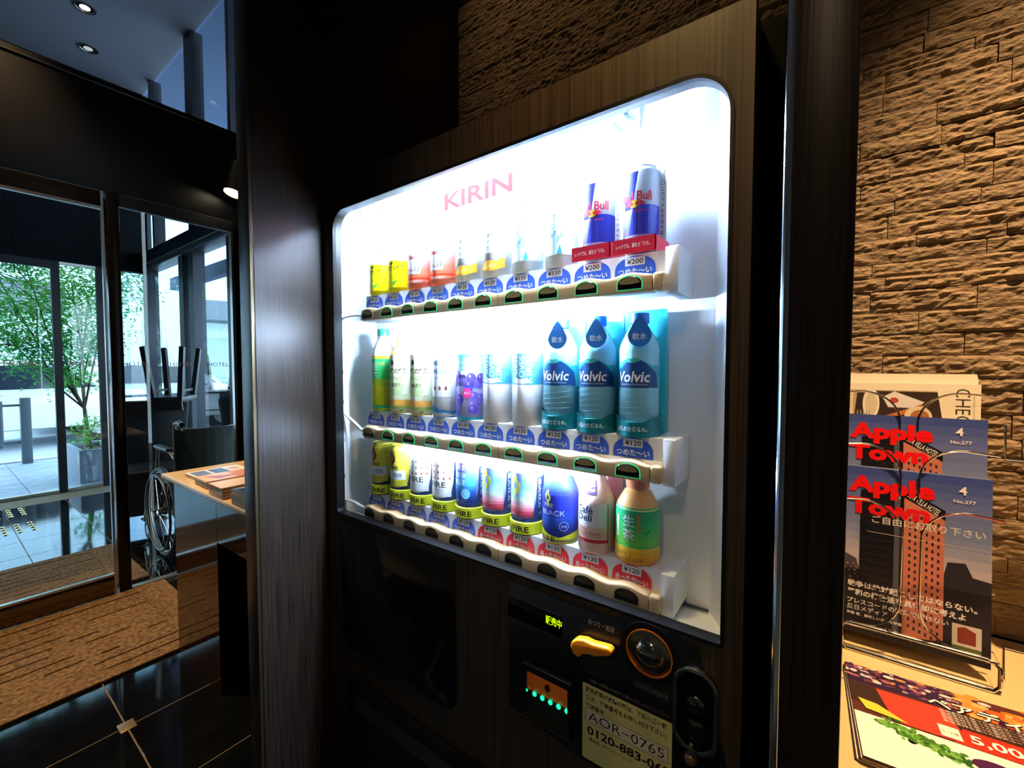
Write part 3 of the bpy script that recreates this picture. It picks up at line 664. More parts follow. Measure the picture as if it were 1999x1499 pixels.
a.poly([(.020, .052), (.034, .066), (.030, .056)], '#2a9a50'); wrap(a, t, pr, cutv=.012)
# middle row
g2 = 'tall bottles on the middle shelf'
def pet(k, row, name, label, prof, cf, capc, art, group, cut=.02, capz=None, capr=.0145):
    t = item(k, row, name, label, 'drink bottle', group); body(t, prof, cf); ch = prof[-1][1]
    body(t, [(capr, ch - .002), (capr, ch + .014), (capr - .001, ch + .0155), (0, ch + .0155)], capc, 'cap', 24)
    a = Art(); art(a); wrap(a, t, prof, cutv=cut); return t
def a_gt(a):
    a.grad(-.08, .08, .018, .078, [(0, '#b8c818'), (.7, '#ccd82c'), (1, '#9ad038')], 5); a.grad(-.08, .08, .082, .134, [(0, '#3cc860'), (1, '#28b070')], 5); a.rect(-.08, .08, .139, .142, '#e8a83c')
    for q, s_ in enumerate('生茶'): a.text(s_, -.010, .116 - q * .024, .020, '#d8f4dc', w=.02, off=.02)
    a.text('お茶', .008, .122, .010, '#f0b030', rot=0); a.rect(-.08, .08, 0, .016, '#28c89a'); a.text('やわらか', -.006, .008, .006, '#0a5a48', w=.03)
PT = [(.028, 0), (.030, .004), (.030, .140), (.028, .152), (.018, .178), (.0125, .184), (.0125, .196)]
pet(0, 1, 'green_tea_bottle', 'tall green tea bottle with a yellow lower half, leftmost on the middle shelf', PT, lambda z: '#c8d428' if z < .08 else '#48c468' if z < .14 else '#f4fbf4', '#38b088', a_gt, g2)
def a_bt(a):
    a.rect(-.08, .08, .034, .142, '#eef2cc'); a.rect(-.08, .08, .020, .034, '#f6b450'); a.grad(-.03, .02, .044, .11, [(0, '#cfe8a0'), (1, '#e4f0b8')], 4); a.rect(-.08, .08, 0, .018, '#c4e060')
    a.ell(-.014, .124, .0055, .007, '#3a2c14'); a.text('午後の紅茶', -.002, .104, .0150, '#2a1c08', w=.054, off=.03); a.text('おいしい', -.004, .087, .009, '#6a7a4a', w=.036, off=.02); a.text('無糖', -.004, .070, .010, '#6a7a4a', w=.028, off=.02)
    a.poly([(.004, .006), (.016, .014), (.012, .005)], '#3a7a2a'); a.poly([(.01, .045), (.024, .09), (.026, .05)], '#ffffff')
PB = [(.029, 0), (.031, .004), (.031, .142), (.027, .150), (.014, .172), (.0125, .184)]
bcf = lambda z: '#f2b45a' if z < .034 else '#eef2cc' if z < .143 else '#e88a48'
for k, lb in ((1, 'left'), (2, 'right')): pet(k, 1, 'black_tea_bottle', 'pale lime and orange tea bottle, %s of the pair, middle shelf' % lb, PB, bcf, '#f4f2ea', a_bt, g2)
def a_mt(a):
    a.rect(-.026, .028, .046, .134, '#b8c4cc'); a.rect(-.0252, .0272, .0468, .1332, '#fafbfb'); a.text('MILK&', .002, .122, .012, '#5a7a94', w=.04, off=.01); a.text('MILK', .002, .104, .013, '#7c94a8', w=.042, off=.01); a.text('TEA TIME', .002, .089, .005, '#8a9ab0', w=.036)
    for dx in (-.014, 0, .014): a.ell(dx, .066, .0032, .005, '#8a5048')
    a.poly([(-.08, 0), (.08, 0), (.08, .020), (.03, .014), (-.005, .020), (-.03, .030), (-.08, .032)], '#3c88c4'); a.text('カロリー・ひかえめ', .0, .009, .006, '#f4f8fc', w=.05)
pet(3, 1, 'milk_tea_bottle', 'white milk drink bottle with a fine boxed label and blue base', PB, '#f3f6f8', '#f4f6f8', a_mt, g2)
def a_gr(a):
    a.grad(-.08, .08, .104, .145, [(0, '#b8e8e4'), (1, '#3cc0c0')], 4); rg = random.Random(5)
    for i in range(24): x = rg.uniform(-.030, .040); z = rg.uniform(.018, .098); q = rg.choice(('#5a4cb8', '#7466cc', '#6a3c9c', '#8470d0')); a.ell(x, z, .0105, .011, q, n=12, lay=6 + i * .2); a.ell(x - .003, z + .004, .0025, .003, '#b8aef0', n=8, lay=6.1 + i * .2)
    a.n = 12; a.ell(.006, .058, .010, .011, '#e83c8c'); a.text('果汁', .006, .058, .006, '#fff'); a.text('世界のKitchenから', -.002, .124, .008, '#e8fcfc', w=.045)
    for q, s_ in enumerate(('小岩井', '純水ぶどう')): a.text(s_, -.010 + q * .006, .093 - q * .016, .009, '#22204c', w=.03 + .016 * q, off=.015)
    a.rect(-.08, .08, 0, .006, '#2cc8e0')
pet(4, 1, 'grape_drink_bottle', 'grape drink bottle with purple grapes on its label', PB, lambda z: '#f0f4fa' if z > .10 else '#c8c4ec', '#8a9cc8', a_gr, g2)
def a_kl(a):
    a.grad(-.08, .08, .080, .140, [(0, '#38a0c8'), (1, '#7cc8e0')], 4); a.text('KIRIN', .016, .110, .0125, '#f8fcff', w=.054, rot=90, off=.01); a.text('LOVES', .001, .110, .0125, '#f8fcff', w=.050, rot=90, off=.01); a.text('SPORTS', -.014, .110, .0125, '#f8fcff', w=.054, rot=90, off=.01)
    a.ell(-.002, .086, .018, .005, '#f8fcff')
for k, lb in ((5, 'left'), (6, 'right')): pet(k, 1, 'sports_drink_bottle', 'white sports drink bottle with sideways lettering, %s of the pair' % lb, PB, '#fbfcfd', '#e8f0f4', a_kl, g2)
WAT = vcmat('pale_water_bottle', .15, .6)
for k in (7, 8, 9):
    lb = {7: 'beside the white sports drinks', 8: 'the middle one of three', 9: 'rightmost on the middle shelf'}[k]
    t = item(k, 1, 'water_bottle', 'mineral water bottle with a dark blue mountain label, ' + lb, 'drink bottle', 'mineral water bottles'); x, y, z = t.location
    c = M(); c.prism('y', rrect(x - .036, x + .037, z, z + .212, .004), .742, .745, '#34c4d4'); c.build('backing_card', PRINT, t)
    pr = [(.029, .0), (.0325, .004), (.0325, .140), (.031, .150), (.022, .170), (.014, .182), (.0125, .188)]
    body(t, pr, '#98e2f4', m=WAT); body(t, [(.0155, .186), (.0155, .203), (0, .2035)], '#2a78d8', 'cap', 24)
    a = Art(); a.poly([(-.06, .080), (.06, .080), (.06, .118), (.030, .116), (.012, .126), (-.008, .128), (-.028, .118), (-.06, .116)], '#30b4c4'); a.poly([(-.055, .080), (.045, .080), (.040, .104), (.020, .120), (.004, .128), (-.008, .124), (-.024, .112), (-.055, .100)], '#16467e')
    a.poly([(-.014, .122), (.004, .129), (.014, .125), (.0, .120)], '#4ab8b0'); a.text('Volvic', -.002, .098, .018, '#ffffff', w=.058, off=.02, skew=.15); a.text('Natural Mineral Water from France', .0, .0855, .0028, '#d8ecf8', w=.045)
    for q in range(5): a.poly([(-.03, .036 + q * .009), (.03, .040 + q * .010), (.03, .0408 + q * .010), (-.03, .0370 + q * .009)], '#9ad4e4')
    wrap(a, t, pr, cutv=.03)
    dr = Art(); dr.poly([(.020 * math.sin(q) * (1 if math.cos(q) < 0 else 1 - .55 * math.cos(q)), -.020 * -math.cos(q) * (1 if math.cos(q) < 0 else 1.5)) for q in [2 * PI * i / 24 for i in range(24)]], '#2c7cd0'); dr.text('軟水', .0, -.003, .0115, '#f4faff', w=.024, off=.015)
    dr.build('drop_tag', lambda u, v, l, x=x, z=z: (x + .012 + u, y - .0335 - l, z + .166 + v), t)
    bc = body(t, [(.036, 0), (.0362, .024), (.0355, .0245)], '#0c7c84', 'base_collar'); a = Art(); a.poly([(-.06, 0), (.06, 0), (.06, .034), (.034, .032), (.018, .025), (-.010, .024), (-.030, .034), (-.06, .036)], '#0a7280'); a.text('自然の力 宿る水。', -.002, .013, .0085, '#f0fcfc', w=.052, off=.015)
    rg = random.Random(k); [a.rect(q, q + .0012, w_, w_ + .0012, '#2cb8bc', lay=1.5) for q, w_ in [(rg.uniform(-.05, .055), rg.uniform(.001, .022)) for _ in range(90)]]
    wrap(a, t, [(.0363, 0), (.0363, .04)], 'collar_print', cutv=.01)
# top row
g1 = 'small bottles and cans on the top shelf'
def a_lt(a):
    a.rect(-.08, .08, .0, .074, '#f4e400'); a.ell(-.012, .070, .0045, .006, '#4a3c08'); a.text('午後の紅茶', -.002, .056, .0125, '#2a2404', w=.050, off=.03); a.text('レモンティー', -.002, .036, .006, '#7a9a30', w=.032); a.poly([(-.012, .022), (-.004, .016), (.006, .028)], '#4a9a3a'); a.text('おいしい', 0, .008, .005, '#b09a10', w=.03)
PS = [(.029, 0), (.032, .004), (.032, .074), (.030, .082), (.016, .108), (.014, .114)]
for k, lb in ((0, 'leftmost on the top shelf'), (1, 'second from left on the top shelf')): pet(k, 0, 'lemon_tea_bottle', 'small yellow lemon tea bottle, ' + lb, PS, lambda z: '#f4e400' if z < .075 else '#f8e070', '#fbfbf4', a_lt, g1, .01, capr=.016)
def a_ap(a):
    a.grad(-.08, .08, .0, .090, [(0, '#f0481c'), (.3, '#f07850'), (1, '#f08890')], 6); a.rect(-.080, .08, 0, .024, '#ee3a20'); a.ell(-.006, .082, .018, .010, '#ffffff'); a.poly(rrect(-.024, .012, .032, .066, .004), '#ffffff')
    a.text('りんご', -.012, .042, .008, '#c81a0c', w=.020, off=.04); a.text('ほ', .004, .044, .013, '#4a4a3c', off=.01); a.text('あったまるビタミンC', .004, .015, .006, '#ffffff', w=.048, off=.01)
PA = [(.031, 0), (.0345, .005), (.0345, .088), (.030, .098), (.024, .100), (.024, .102)]
for k, lb in ((2, 'beside the yellow tea bottles'), (3, 'second of the two')): pet(k, 0, 'apple_drink_bottle', 'squat red and pink fruit drink bottle, ' + lb, PA, lambda z: '#f07a58', '#f8c8a0', a_ap, g1, .02, capr=.018)
def a_or(a):
    a.rect(-.024, .020, .046, .092, '#b8b0a0'); a.rect(-.0234, .0194, .0466, .0914, '#fbfaf6'); a.text('小岩井', -.004, .082, .008, '#4a5050', w=.028); a.text('くだもの', -.002, .056, .009, '#6a6a60', w=.03); a.text('味わい', -.004, .069, .007, '#8a7a70', w=.02)
    a.poly([(-.03, .016), (-.01, .032), (.012, .030), (.028, .038), (.03, .018), (.0, .010)], '#f4a832'); a.poly([(-.02, .018), (0, .026), (.014, .022), (-.006, .014)], '#f8c860')
for k, lb in ((4, 'beside the red ones'), (5, 'under small red shelf lettering')): pet(k, 0, 'fruit_juice_bottle', 'white juice bottle with orange fruit picture, ' + lb, PS[:2] + [(.032, .096), (.029, .106), (.016, .124)], '#fbf8ee', '#fdfdfa', a_or, g1, .02, capr=.016)
def a_wt(a):
    a.rect(-.08, .08, .020, .096, '#e8f6f6'); a.text('アルカリ', -.006, .088, .010, '#6aa8b0', w=.04); a.text('イオンの水', .0, .072, .010, '#6aa8b0', w=.046)
    for i in range(6): a.ell(-.012 + i * .006, .050 + (i % 3) * .005, .003, .004, '#9ad0d8', n=8)
    a.poly([(.004, .022), (.014, .022), (.009, .038)], '#3aa8b8')
PW = [(.029, 0), (.031, .004), (.031, .100), (.028, .112), (.018, .134), (.0145, .138)]
for k, lb in ((6, 'left'), (7, 'right')): pet(k, 0, 'alkaline_water_bottle', 'pale water bottle with light blue cap, %s of the pair, top shelf' % lb, PW, '#eef7f8', '#5aa2d4', a_wt, g1, .02, capr=.0175)
for k, lb in ((8, 'left'), (9, 'right')):
    t = item(k, 0, 'energy_drink_can', 'blue and silver energy drink can on a red card, %s of the pair' % lb, 'drink can', g1); x, y, z = t.location
    pr = [(r, q + .006) for r, q in canprof(.0285, .136)]; body(t, pr, '#ccd8ea', m=CANM); a = Art(); B_ = '#2430a8'; h0, h1 = .014, .130
    a.poly([(-.070, .075), (-.056, h1), (-.050, h1), (-.052, .075)], B_); a.poly([(-.022, .072), (-.016, h1), (.004, h1), (-.004, .082), (-.010, .072)], B_); a.poly([(-.012, .030), (-.004, .077), (.070, .077), (.070, .030)], B_); a.rect(-.012, .07, h0, .024, B_)
    a.rect(-.07, .07, .0245, .0295, '#aab4d0'); a.text('WITH TAURINE', .004, .027, .003, '#3a48a0', w=.04); a.text('Red Bull', -.002, .0915, .015, '#e0183c', w=.056, off=.02)
    a.ell(-.002, .079, .0085, .006, '#f8c820'); 
    for sg in (-1, 1): a.poly([(-.002 + sg * q, v_) for q, v_ in ((.001, .080), (.006, .084), (.012, .083), (.018, .078), (.014, .0785), (.012, .0745), (.009, .0775), (.004, .076))], '#d8143a')
    a.text('ENERGY DRINK', -.002, .068, .0045, '#d83a6a', w=.04); wrap(a, t, pr, cutv=.03)
    cd_ = M().prism('y', rrect(x - .034, x + .037, z, z + .024, .001), y - .036, y - .034, '#e0203c').prism('x', [(y - .036, z), (y + .03, z), (y + .03, z + .024), (y - .036, z + .024)], x + .0355, x + .037, '#e0203c'); cd_.build('base_card', PRINT, t)
    Art().text('レッドブル、翼をさずける。', 0, 0, .0075, '#ffffff', w=.056, off=.02).build('card_print', lambda u, v, l, x=x, z=z: (x + u, y - .036 - l, z + .012 + v), t)
    M().prism('y', rrect(x + .026, x + .040, z + .024, z + .142, .001), y + .004, y + .006, '#f6f8fb').build('side_strip', PRINT, t)
    a = Art(); [a.text(s_, 0, .112 - q * .0088, .0066 if s_ not in '!' else .006, '#2a3440') for q, s_ in enumerate('ココロとカラダを急速充電!')]; a.build('strip_print', lambda u, v, l, x=x, z=z: (x + .034 + u, y + .004 - l, z + .020 + v), t)

# ------------------------------------------------------------------ leaflet table by the door
TOP = mat('cream_laminate', '#d9bd84', .22); GB = grain(mat('gloss_brown_panel', rough=.07, spec=.8), (4, 4, 120), '#2a170c', '#3a2314', .3, .7, 2)
tb = thing('leaflet_table', 'desk with a cream top and glossy dark brown side beside the glass door', 'table', (-1.9, .85, 0))
M().box(-2.427, -1.16, .628, .975, .799, .817).build('table_top', TOP, tb, bevel=.0015)
M().box(-2.375, -1.905, .66, .70, 0, .799).build('front_panel', GB, tb, bevel=.001, seg=1)
M().box(-1.903, -1.16, .66, .70, .617, .799).build('apron', GB, tb, bevel=.001, seg=1)
M().box(-2.375, -1.16, .955, .97, 0, .799).build('back_panel', BLKM, tb); M().box(-2.375, -2.355, .70, .955, 0, .799).build('side_panel', GB, tb)
M().box(-1.925, -1.905, .70, .955, 0, .799).build('inner_panel', BLKM, tb)
PAGES = mat('page_edges', '#cdb48c', .8)
def brochure(x0, x1, y0, y1, z, th, label, group, artf=None, cat='brochure', rz=0, cover='#e8dcc0', name='brochure', pages=None):
    t = thing(name, label, cat, ((x0 + x1) / 2, (y0 + y1) / 2, z), group, rz)
    lx, ly = (x1 - x0) / 2, (y1 - y0) / 2
    M().box(-lx + .001, lx - .001, -ly + .001, ly - .001, .0003, th - .0006).build('pages', pages or PAGES, t, world=False)
    M().box(-lx, lx, -ly, ly, th - .0006, th, c=cover).build('cover', PAPER, t, world=False)
    M().box(-lx, lx, -ly, ly, 0, .0003, c=cover).build('back_cover', PAPER, t, world=False)
    if artf:
        a = Art(); artf(a, lx, ly); a.build('cover_print', lambda u, v, l: (u, v, th + l), t, PAPER, world=False)
    return t
def bl1(a, w_, h_): a.rect(-w_, w_, -h_, h_, '#f0ece0'); a.rect(-w_ * .8, w_ * .9, -h_ * .9, -h_ * .35, '#6a7ea8'); a.rect(-w_ * .8, w_ * .9, -h_ * .25, h_ * .3, '#3c4c78'); a.rect(-w_ * .6, w_ * .2, h_ * .4, h_ * .8, '#c8a0a8')
def bl2(a, w_, h_): a.rect(-w_, w_, -h_, h_, '#e8c0a0'); a.rect(-w_, w_, h_ * .1, h_, '#d88c60'); a.poly([(-w_ * .6, -h_ * .8), (w_ * .6, -h_ * .5), (w_ * .3, h_ * .3)], '#b04a5a')
def bl3(a, w_, h_): a.rect(-w_, w_, -h_, h_, '#e8b070'); a.rect(-w_ * .9, w_ * .9, -h_ * .95, h_ * .1, '#f0d0a0'); a.rect(-w_, w_, h_ * .3, h_, '#d8a060')
def bl4(a, w_, h_): a.rect(-w_, w_, -h_, h_, '#c8cdd4'); a.poly([(-w_, -h_), (w_, -h_), (w_ * .8, -h_ * .2), (-w_ * .2, 0)], '#20242e'); a.poly([(-w_ * .8, 0), (w_ * .5, h_ * .1), (0, h_ * .7)], '#4a4048'); a.ell(w_ * .55, h_ * .3, w_ * .3, h_ * .2, '#c83a20')
desc = [('thin brochure', 'leftmost', bl1), ('pink brochure', 'second from left', bl2), ('orange brochure', 'third from left', bl3), ('black and white brochure', 'nearest the wood panel', bl4)]
for si, (x0, x1, y0, y1, nn, th, dz) in enumerate(((-2.285, -2.135, .675, .885, 3, .0045, 0), (-2.095, -1.965, .652, .86, 6, .0048, 0), (-1.888, -1.765, .632, .84, 8, .0050, 0), (-1.69, -1.56, .634, .83, 9, .0055, 0))):
    z = .8175; rb = random.Random(si)
    for q in range(nn):
        j = rb.uniform(-.003, .003); top = q == nn - 1
        nm, pos, af = desc[si]
        brochure(x0 + j, x1 + j, y0 + rb.uniform(-.002, .002), y1, z, th, (nm + ' topmost in the table stack ' + pos) if top else ('bottom', 'second lowest', 'third lowest', 'fourth lowest', 'fifth from the bottom', 'sixth from the bottom', 'seventh from the bottom', 'eighth from the bottom')[q] + ' brochure in the table stack ' + pos.replace(', behind the black one', ''), 'brochures stacked on the leaflet table', af if top else None, rz=rb.uniform(-.02, .02), cover=rb.choice(('#e8dcc0', '#b08868', '#d8c8a8', '#8a6a5a')))
        z += th + .0002

# ------------------------------------------------------------------ wheelchair
wc = thing('wheelchair', 'folding wheelchair with spoked wheels parked behind the fixed glass pane', 'wheelchair', (-3.75, 1.2, 0))
TY = mat('rubber_tyre', '#1a1816', .6); FR = mat('bronze_frame_tube', '#6a5a44', .3, .8); GRN = mat('dark_green_cloth', '#15211c', .8)
def circ(cx, cy, cz, r, n=40): return [(cx + r * math.cos(2 * PI * i / n), cy, cz + r * math.sin(2 * PI * i / n)) for i in range(n)]
for y in (.955, 1.44):
    wh = M().tube(circ(-3.68, y, .305, .290), .016, 10, True).build('wheel', TY, wc, smooth=True)
    M().tube(circ(-3.68, y, .305, .272), .008, 8, True).build('rim', mat('wheel_rim', '#8c8474', .3, .9), wh, smooth=True)
    M().tube(circ(-3.68, y + (-.028 if y < 1.2 else .028), .305, .255), .008, 8, True).build('push_ring', mat('push_ring_metal', '#4c463c', .35, .8), wh, smooth=True)
    M().lathe([(0, y - .035), (.022, y - .03), (.022, y + .03), (0, y + .035)], -3.68, .305, 14, 'y').build('hub', CHROME, wh, smooth=True)
    s_ = M()
    for i in range(18):
        a = 2 * PI * i / 18; a2 = a + (.35 if i % 2 else -.35); yy = y + (.02 if i % 2 else -.02)
        s_.tube([(-3.68 + .02 * math.cos(a2), yy, .305 + .02 * math.sin(a2)), (-3.68 + .27 * math.cos(a), y, .305 + .27 * math.sin(a))], .0014, 5)
    s_.build('spokes', CHROME, wh)
    ca = M().tube(circ(-4.10, y + .03, .08, .062, 20), .018, 8, True).build('caster', TY, wc, smooth=True)
    M().lathe([(0, y + .01), (.035, y + .012), (.035, y + .048), (0, y + .05)], -4.10, .08, 14, 'y').build('caster_hub', ALU, ca, smooth=True)
    yi = y + (.03 if y < 1.2 else -.03)
    fr = M()
    fr.tube([(-3.50, yi, .92), (-3.505, yi, .60), (-3.55, yi, .30)], .011); fr.tube([(-3.55, yi, .30), (-3.68, yi, .31), (-4.05, yi, .24), (-4.10, yi, .20)], .011); fr.tube([(-3.505, yi, .50), (-4.02, yi, .51), (-4.14, yi, .30), (-4.22, yi, .12)], .011)
    fr.tube([(-4.02, yi, .51), (-4.05, yi, .24)], .010); fr.tube([(-3.505, yi, .68), (-3.60, yi, .72), (-3.86, yi, .72), (-3.90, yi, .51)], .010); fr.tube([(-4.10, yi, .20), (-4.10, y + .03, .08)], .008)
    fr.build('frame', FR, wc, smooth=True)
    M().box(-3.88, -3.60, yi - .022, yi + .022, .722, .745).build('armrest', mat('black_vinyl', '#181412', .4), wc, bevel=.008, seg=3)
    M().tube([(-3.50, yi, .92), (-3.42, yi, .935), (-3.36, yi, .925)], [.012, .016, .016], 10).build('push_handle', mat('black_vinyl'), wc, smooth=True)
    M().tube([(-3.44, yi, .915), (-3.40, yi, .895), (-3.36, yi, .885)], .005, 6).build('brake_lever', CHROME, wc, smooth=True)
    M().box(-4.34, -4.18, min(yi, yi + (.14 if y < 1.2 else -.14)), max(yi, yi + (.14 if y < 1.2 else -.14)), .10, .112).build('footrest', BLKM, wc, bevel=.004)
bk = M(); 
for i in range(8):
    t0, t1 = i / 8, (i + 1) / 8; f = lambda t: (-3.495 + .05 * math.sin(PI * t), .985 + .425 * t)
    bk.prism('z', [f(t0), f(t1), (f(t1)[0] + .006, f(t1)[1]), (f(t0)[0] + .006, f(t0)[1])], .52, .88)
bk.build('backrest', GRN, wc); M().tube([(-3.49, .985, .885), (-3.45, 1.2, .87), (-3.49, 1.41, .885)], .006, 8).build('backrest_piping', ALU, wc, smooth=True)
M().box(-4.0, -3.52, .99, 1.405, .485, .505).build('seat', GRN, wc, bevel=.006)
fx = M().tube([(-3.60, .985, .30), (-3.75, 1.41, .49)], .009).tube([(-3.60, 1.41, .30), (-3.75, .985, .49)], .009); fx.build('cross_brace', FR, wc)

# ------------------------------------------------------------------ dark high-backed chairs with another turned over on top
CH = mat('black_chair', '#07080b', .45, spec=.3)
def chair(name, label, loc, rz, flip, sc=1.0, wx=1.0):
    t = thing(name, label, 'chair', loc, None, rz)
    def B(m, nm, **k):
        if flip: m.v = [(x, -y, 1.0 - z) if True else 0 for x, y, z in m.v]
        m.v = [(x * sc * wx, y * sc, z * sc) for x, y, z in m.v]
        return m.build(nm, CH, t, world=False, **k)
    if not flip:
        bp = [(-.21, .40), (.21, .40), (.255, .96), (.24, 1.0), (-.24, 1.0), (-.255, .96)]
        m = M().prism('y', bp, .20, .235); m.v = [(x, y + (z - .4) * .12, z) for x, y, z in m.v]; B(m, 'backrest', bevel=.012, seg=3)
        B(M().box(-.22, .22, -.22, .22, .40, .46), 'seat', bevel=.015, seg=3)
        B(M().prism('y', [(-.235, .42), (.235, .42), (.215, .10), (-.215, .10)], -.2, -.18), 'skirt_panel')
        for sx in (-1, 1):
            for sy in (-1, 1): B(M().tube([(sx * .19, sy * .19, .40), (sx * .21, sy * .21, 0)], [.020, .014], 4), 'leg')
    else:
        B(M().box(-.21, .21, -.21, .21, .42, .47), 'seat', bevel=.012)
        B(M().prism('y', [(-.20, .45), (.20, .45), (.21, .53), (-.21, .53)], .19, .215), 'backrest')
        for sx in (-1, 1):
            for sy in (-1, 1): B(M().tube([(sx * .17, sy * .17, .43), (sx * .24, sy * .23, .0)], [.044, .040], 4), 'leg')
            B(M().box(sx * .17 - .012, sx * .17 + .012, -.17, .17, .36, .38), 'rail')
    return t
chair('high_back_chair', 'black chair with a wide flared back, left one behind the wheelchair wheel', (-4.62, 1.15, 0), rad(74), False, 1.0)
chair('upturned_chair', 'black chair turned upside down with four legs up, stacked on the left chair', (-4.60, 1.30, .468), rad(58), True, 1.0, .55)
chair('high_back_chair', 'black chair with a wide flared back, right one nearer the wood panel', (-4.55, 1.40, 0), rad(82), False, .98) if False else None
chair('high_back_chair', 'black chair with a wide flared back, outside the side glazing to the right', (-5.75, 2.03, -.018), rad(48), False, .97, 1.7)
chair('upturned_chair', 'black chair turned upside down, stacked on the right chair beside the plant', (-5.72, 2.06, .435), rad(50), True, 1.02, 1.0)

# ------------------------------------------------------------------ counter, brochure rack and magazines
ct = thing('magazine_counter', 'cream topped counter along the stone wall right of the wood post', 'counter', (.4, .85, 0))
M().box(.017, 1.5, .45, 1.160, .775, .80).build('counter_top', mat('cream_counter', '#dcbf86', .35), ct, bevel=.002)
M().box(.03, 1.5, .55, 1.15, 0, .775).build('counter_front', GB, ct)
def poster(a, w_, h_, full):
    def P(u, v): return (u * w_, v * h_)       # u 0..1, v 0..1
    sky = [(0, '#c8a898'), (.25, '#b8b0b8'), (.5, '#7c88b0'), (1, '#3a4a92')]
    a.grad(0, w_, h_ * .30, h_, sky, 14)
    a.rect(0, w_, 0, h_ * .38, '#1c1a24'); a.poly([P(0, .38), P(0, .50), P(.08, .48), P(.20, .44), P(.22, .38)], '#4a4656'); a.poly([P(.72, .38), P(.76, .52), P(.86, .53), P(.90, .46), P(1, .45), P(1, .38)], '#2a2832')
    rg = random.Random(4)
    for i in range(60): x = rg.uniform(.0, .24); z = rg.uniform(.30, .41); a.rect(x * w_, (x + .012) * w_, z * h_, (z + .006) * h_, rg.choice(('#d89a60', '#6a5a58', '#8a6a50')), lay=22)
    a.n = 23
    a.poly([P(.22, .05), P(.22, .86), P(.44, .90), P(.50, .90), P(.50, .05)], '#15131a'); a.poly([P(.50, .05), P(.50, .90), P(.74, .79), P(.74, .08)], '#c87a62'); a.poly([P(.50, .845), P(.50, .905), P(.745, .80), P(.745, .745)], '#121016'); a.poly([P(.44, .05), P(.44, .93), P(.475, .935), P(.475, .05)], '#565560')
    L_ = a.n + 1
    for i in range(6):
        for j in range(17): x = .53 + i * .034; z = .80 - j * .040 - i * .009; a.rect(x * w_, (x + .014) * w_, (z - .05) * h_, (z - .032) * h_, '#3a2230', lay=L_)
    for j in range(16): a.rect(.24 * w_, .43 * w_, (.80 - j * .045) * h_, (.803 - j * .045) * h_, '#3a3540', lay=L_)
    a.n = L_; a.text('APA VILLA HOTEL', .62 * w_, .823 * h_, .010, '#e8e4d8', w=.19 * w_ * 1.15, rot=-33, off=.01)
    RD = '#ee1414'
    a.text('Apple', .41 * w_, .885 * h_, .038, RD, w=.116, off=.05); a.text('Town', .395 * w_, .765 * h_, .029, RD, w=.110, off=.05)
    a.text('4', .84 * w_, .925 * h_, .014, '#f2ece8', off=.02); a.text('No.277', .85 * w_, .865 * h_, .0055, '#e8e0e4', w=.026, off=.02)
    if not full: return
    c = '#f4efe6'
    a.text('戦争は絶対起こしてはならない。', .145 * w_, .290 * h_, .0115, c, w=.165, off=.03, left=True); a.text('平和の構築法を具体的に考えよ', .145 * w_, .240 * h_, .0115, c, w=.152, off=.03, left=True)
    a.text('プレスコードの呪縛で解けない', .145 * w_, .188 * h_, .0095, c, w=.132, off=.02, left=True); a.text('反日メディア', .145 * w_, .150 * h_, .0095, c, w=.056, off=.02, left=True)
    a.text('特集 春、美味しい天ぷら特集', .145 * w_, .113 * h_, .0055, c, w=.075, off=.02, left=True); a.text('アシックス タンウォー', .30 * w_, .062 * h_, .0055, c, w=.06, left=True); a.text('国際自動車株式会社 (kmグループ)', .145 * w_, .040 * h_, .006, c, w=.088, off=.02, left=True)
    a.rect(.79 * w_, .95 * w_, .035 * h_, .20 * h_, '#d8ccc0'); a.poly([(.82 * w_, .10 * h_), (.82 * w_, .18 * h_), (.86 * w_, .19 * h_), (.92 * w_, .17 * h_), (.92 * w_, .10 * h_)], '#8a3226'); a.rect(.79 * w_, .95 * w_, .065 * h_, .085 * h_, '#5a6a3c')
def stand_mag(name, label, x0, y0, z0, w_, h_, tilt, th, artf, group=None, cover='#e8e4dc', dx=0, cat='magazine'):
    t = thing(name, label, cat, (x0, y0, z0), group); T = Matrix.Rotation(rad(-tilt), 4, 'X')
    def B(m, nm, mm): m.xf(T); return m.build(nm, mm, t, world=False)
    B(M().box(.0005, w_ - .0005, .0003, th, 0, h_ - .0005), 'pages', mat('white_pages', '#d8ccb4', .7)); B(M().box(0, w_, 0, .0003, 0, h_, c=cover), 'cover', PAPER)
    if artf: a = Art(); artf(a, w_, h_); a.build('cover_print', lambda u, v, l: T @ Vector((u, -l, v)), t, PAPER, world=False, eps=.00003)
    return t
stand_mag('magazine', 'city magazine with red title and building cover, front tier of the wire rack', .006, .982, .822, .211, .297, 6, .004, lambda a, w_, h_: poster(a, w_, h_, True))
stand_mag('magazine', 'copy right behind the front city magazine, only its top edge showing', .006, .988, .823, .211, .297, 6, .004, None, cover='#8a94b8')
stand_mag('magazine', 'city magazine with red title and building cover, middle tier of the wire rack', .007, 1.022, .915, .209, .297, 5, .004, lambda a, w_, h_: poster(a, w_, h_, True))
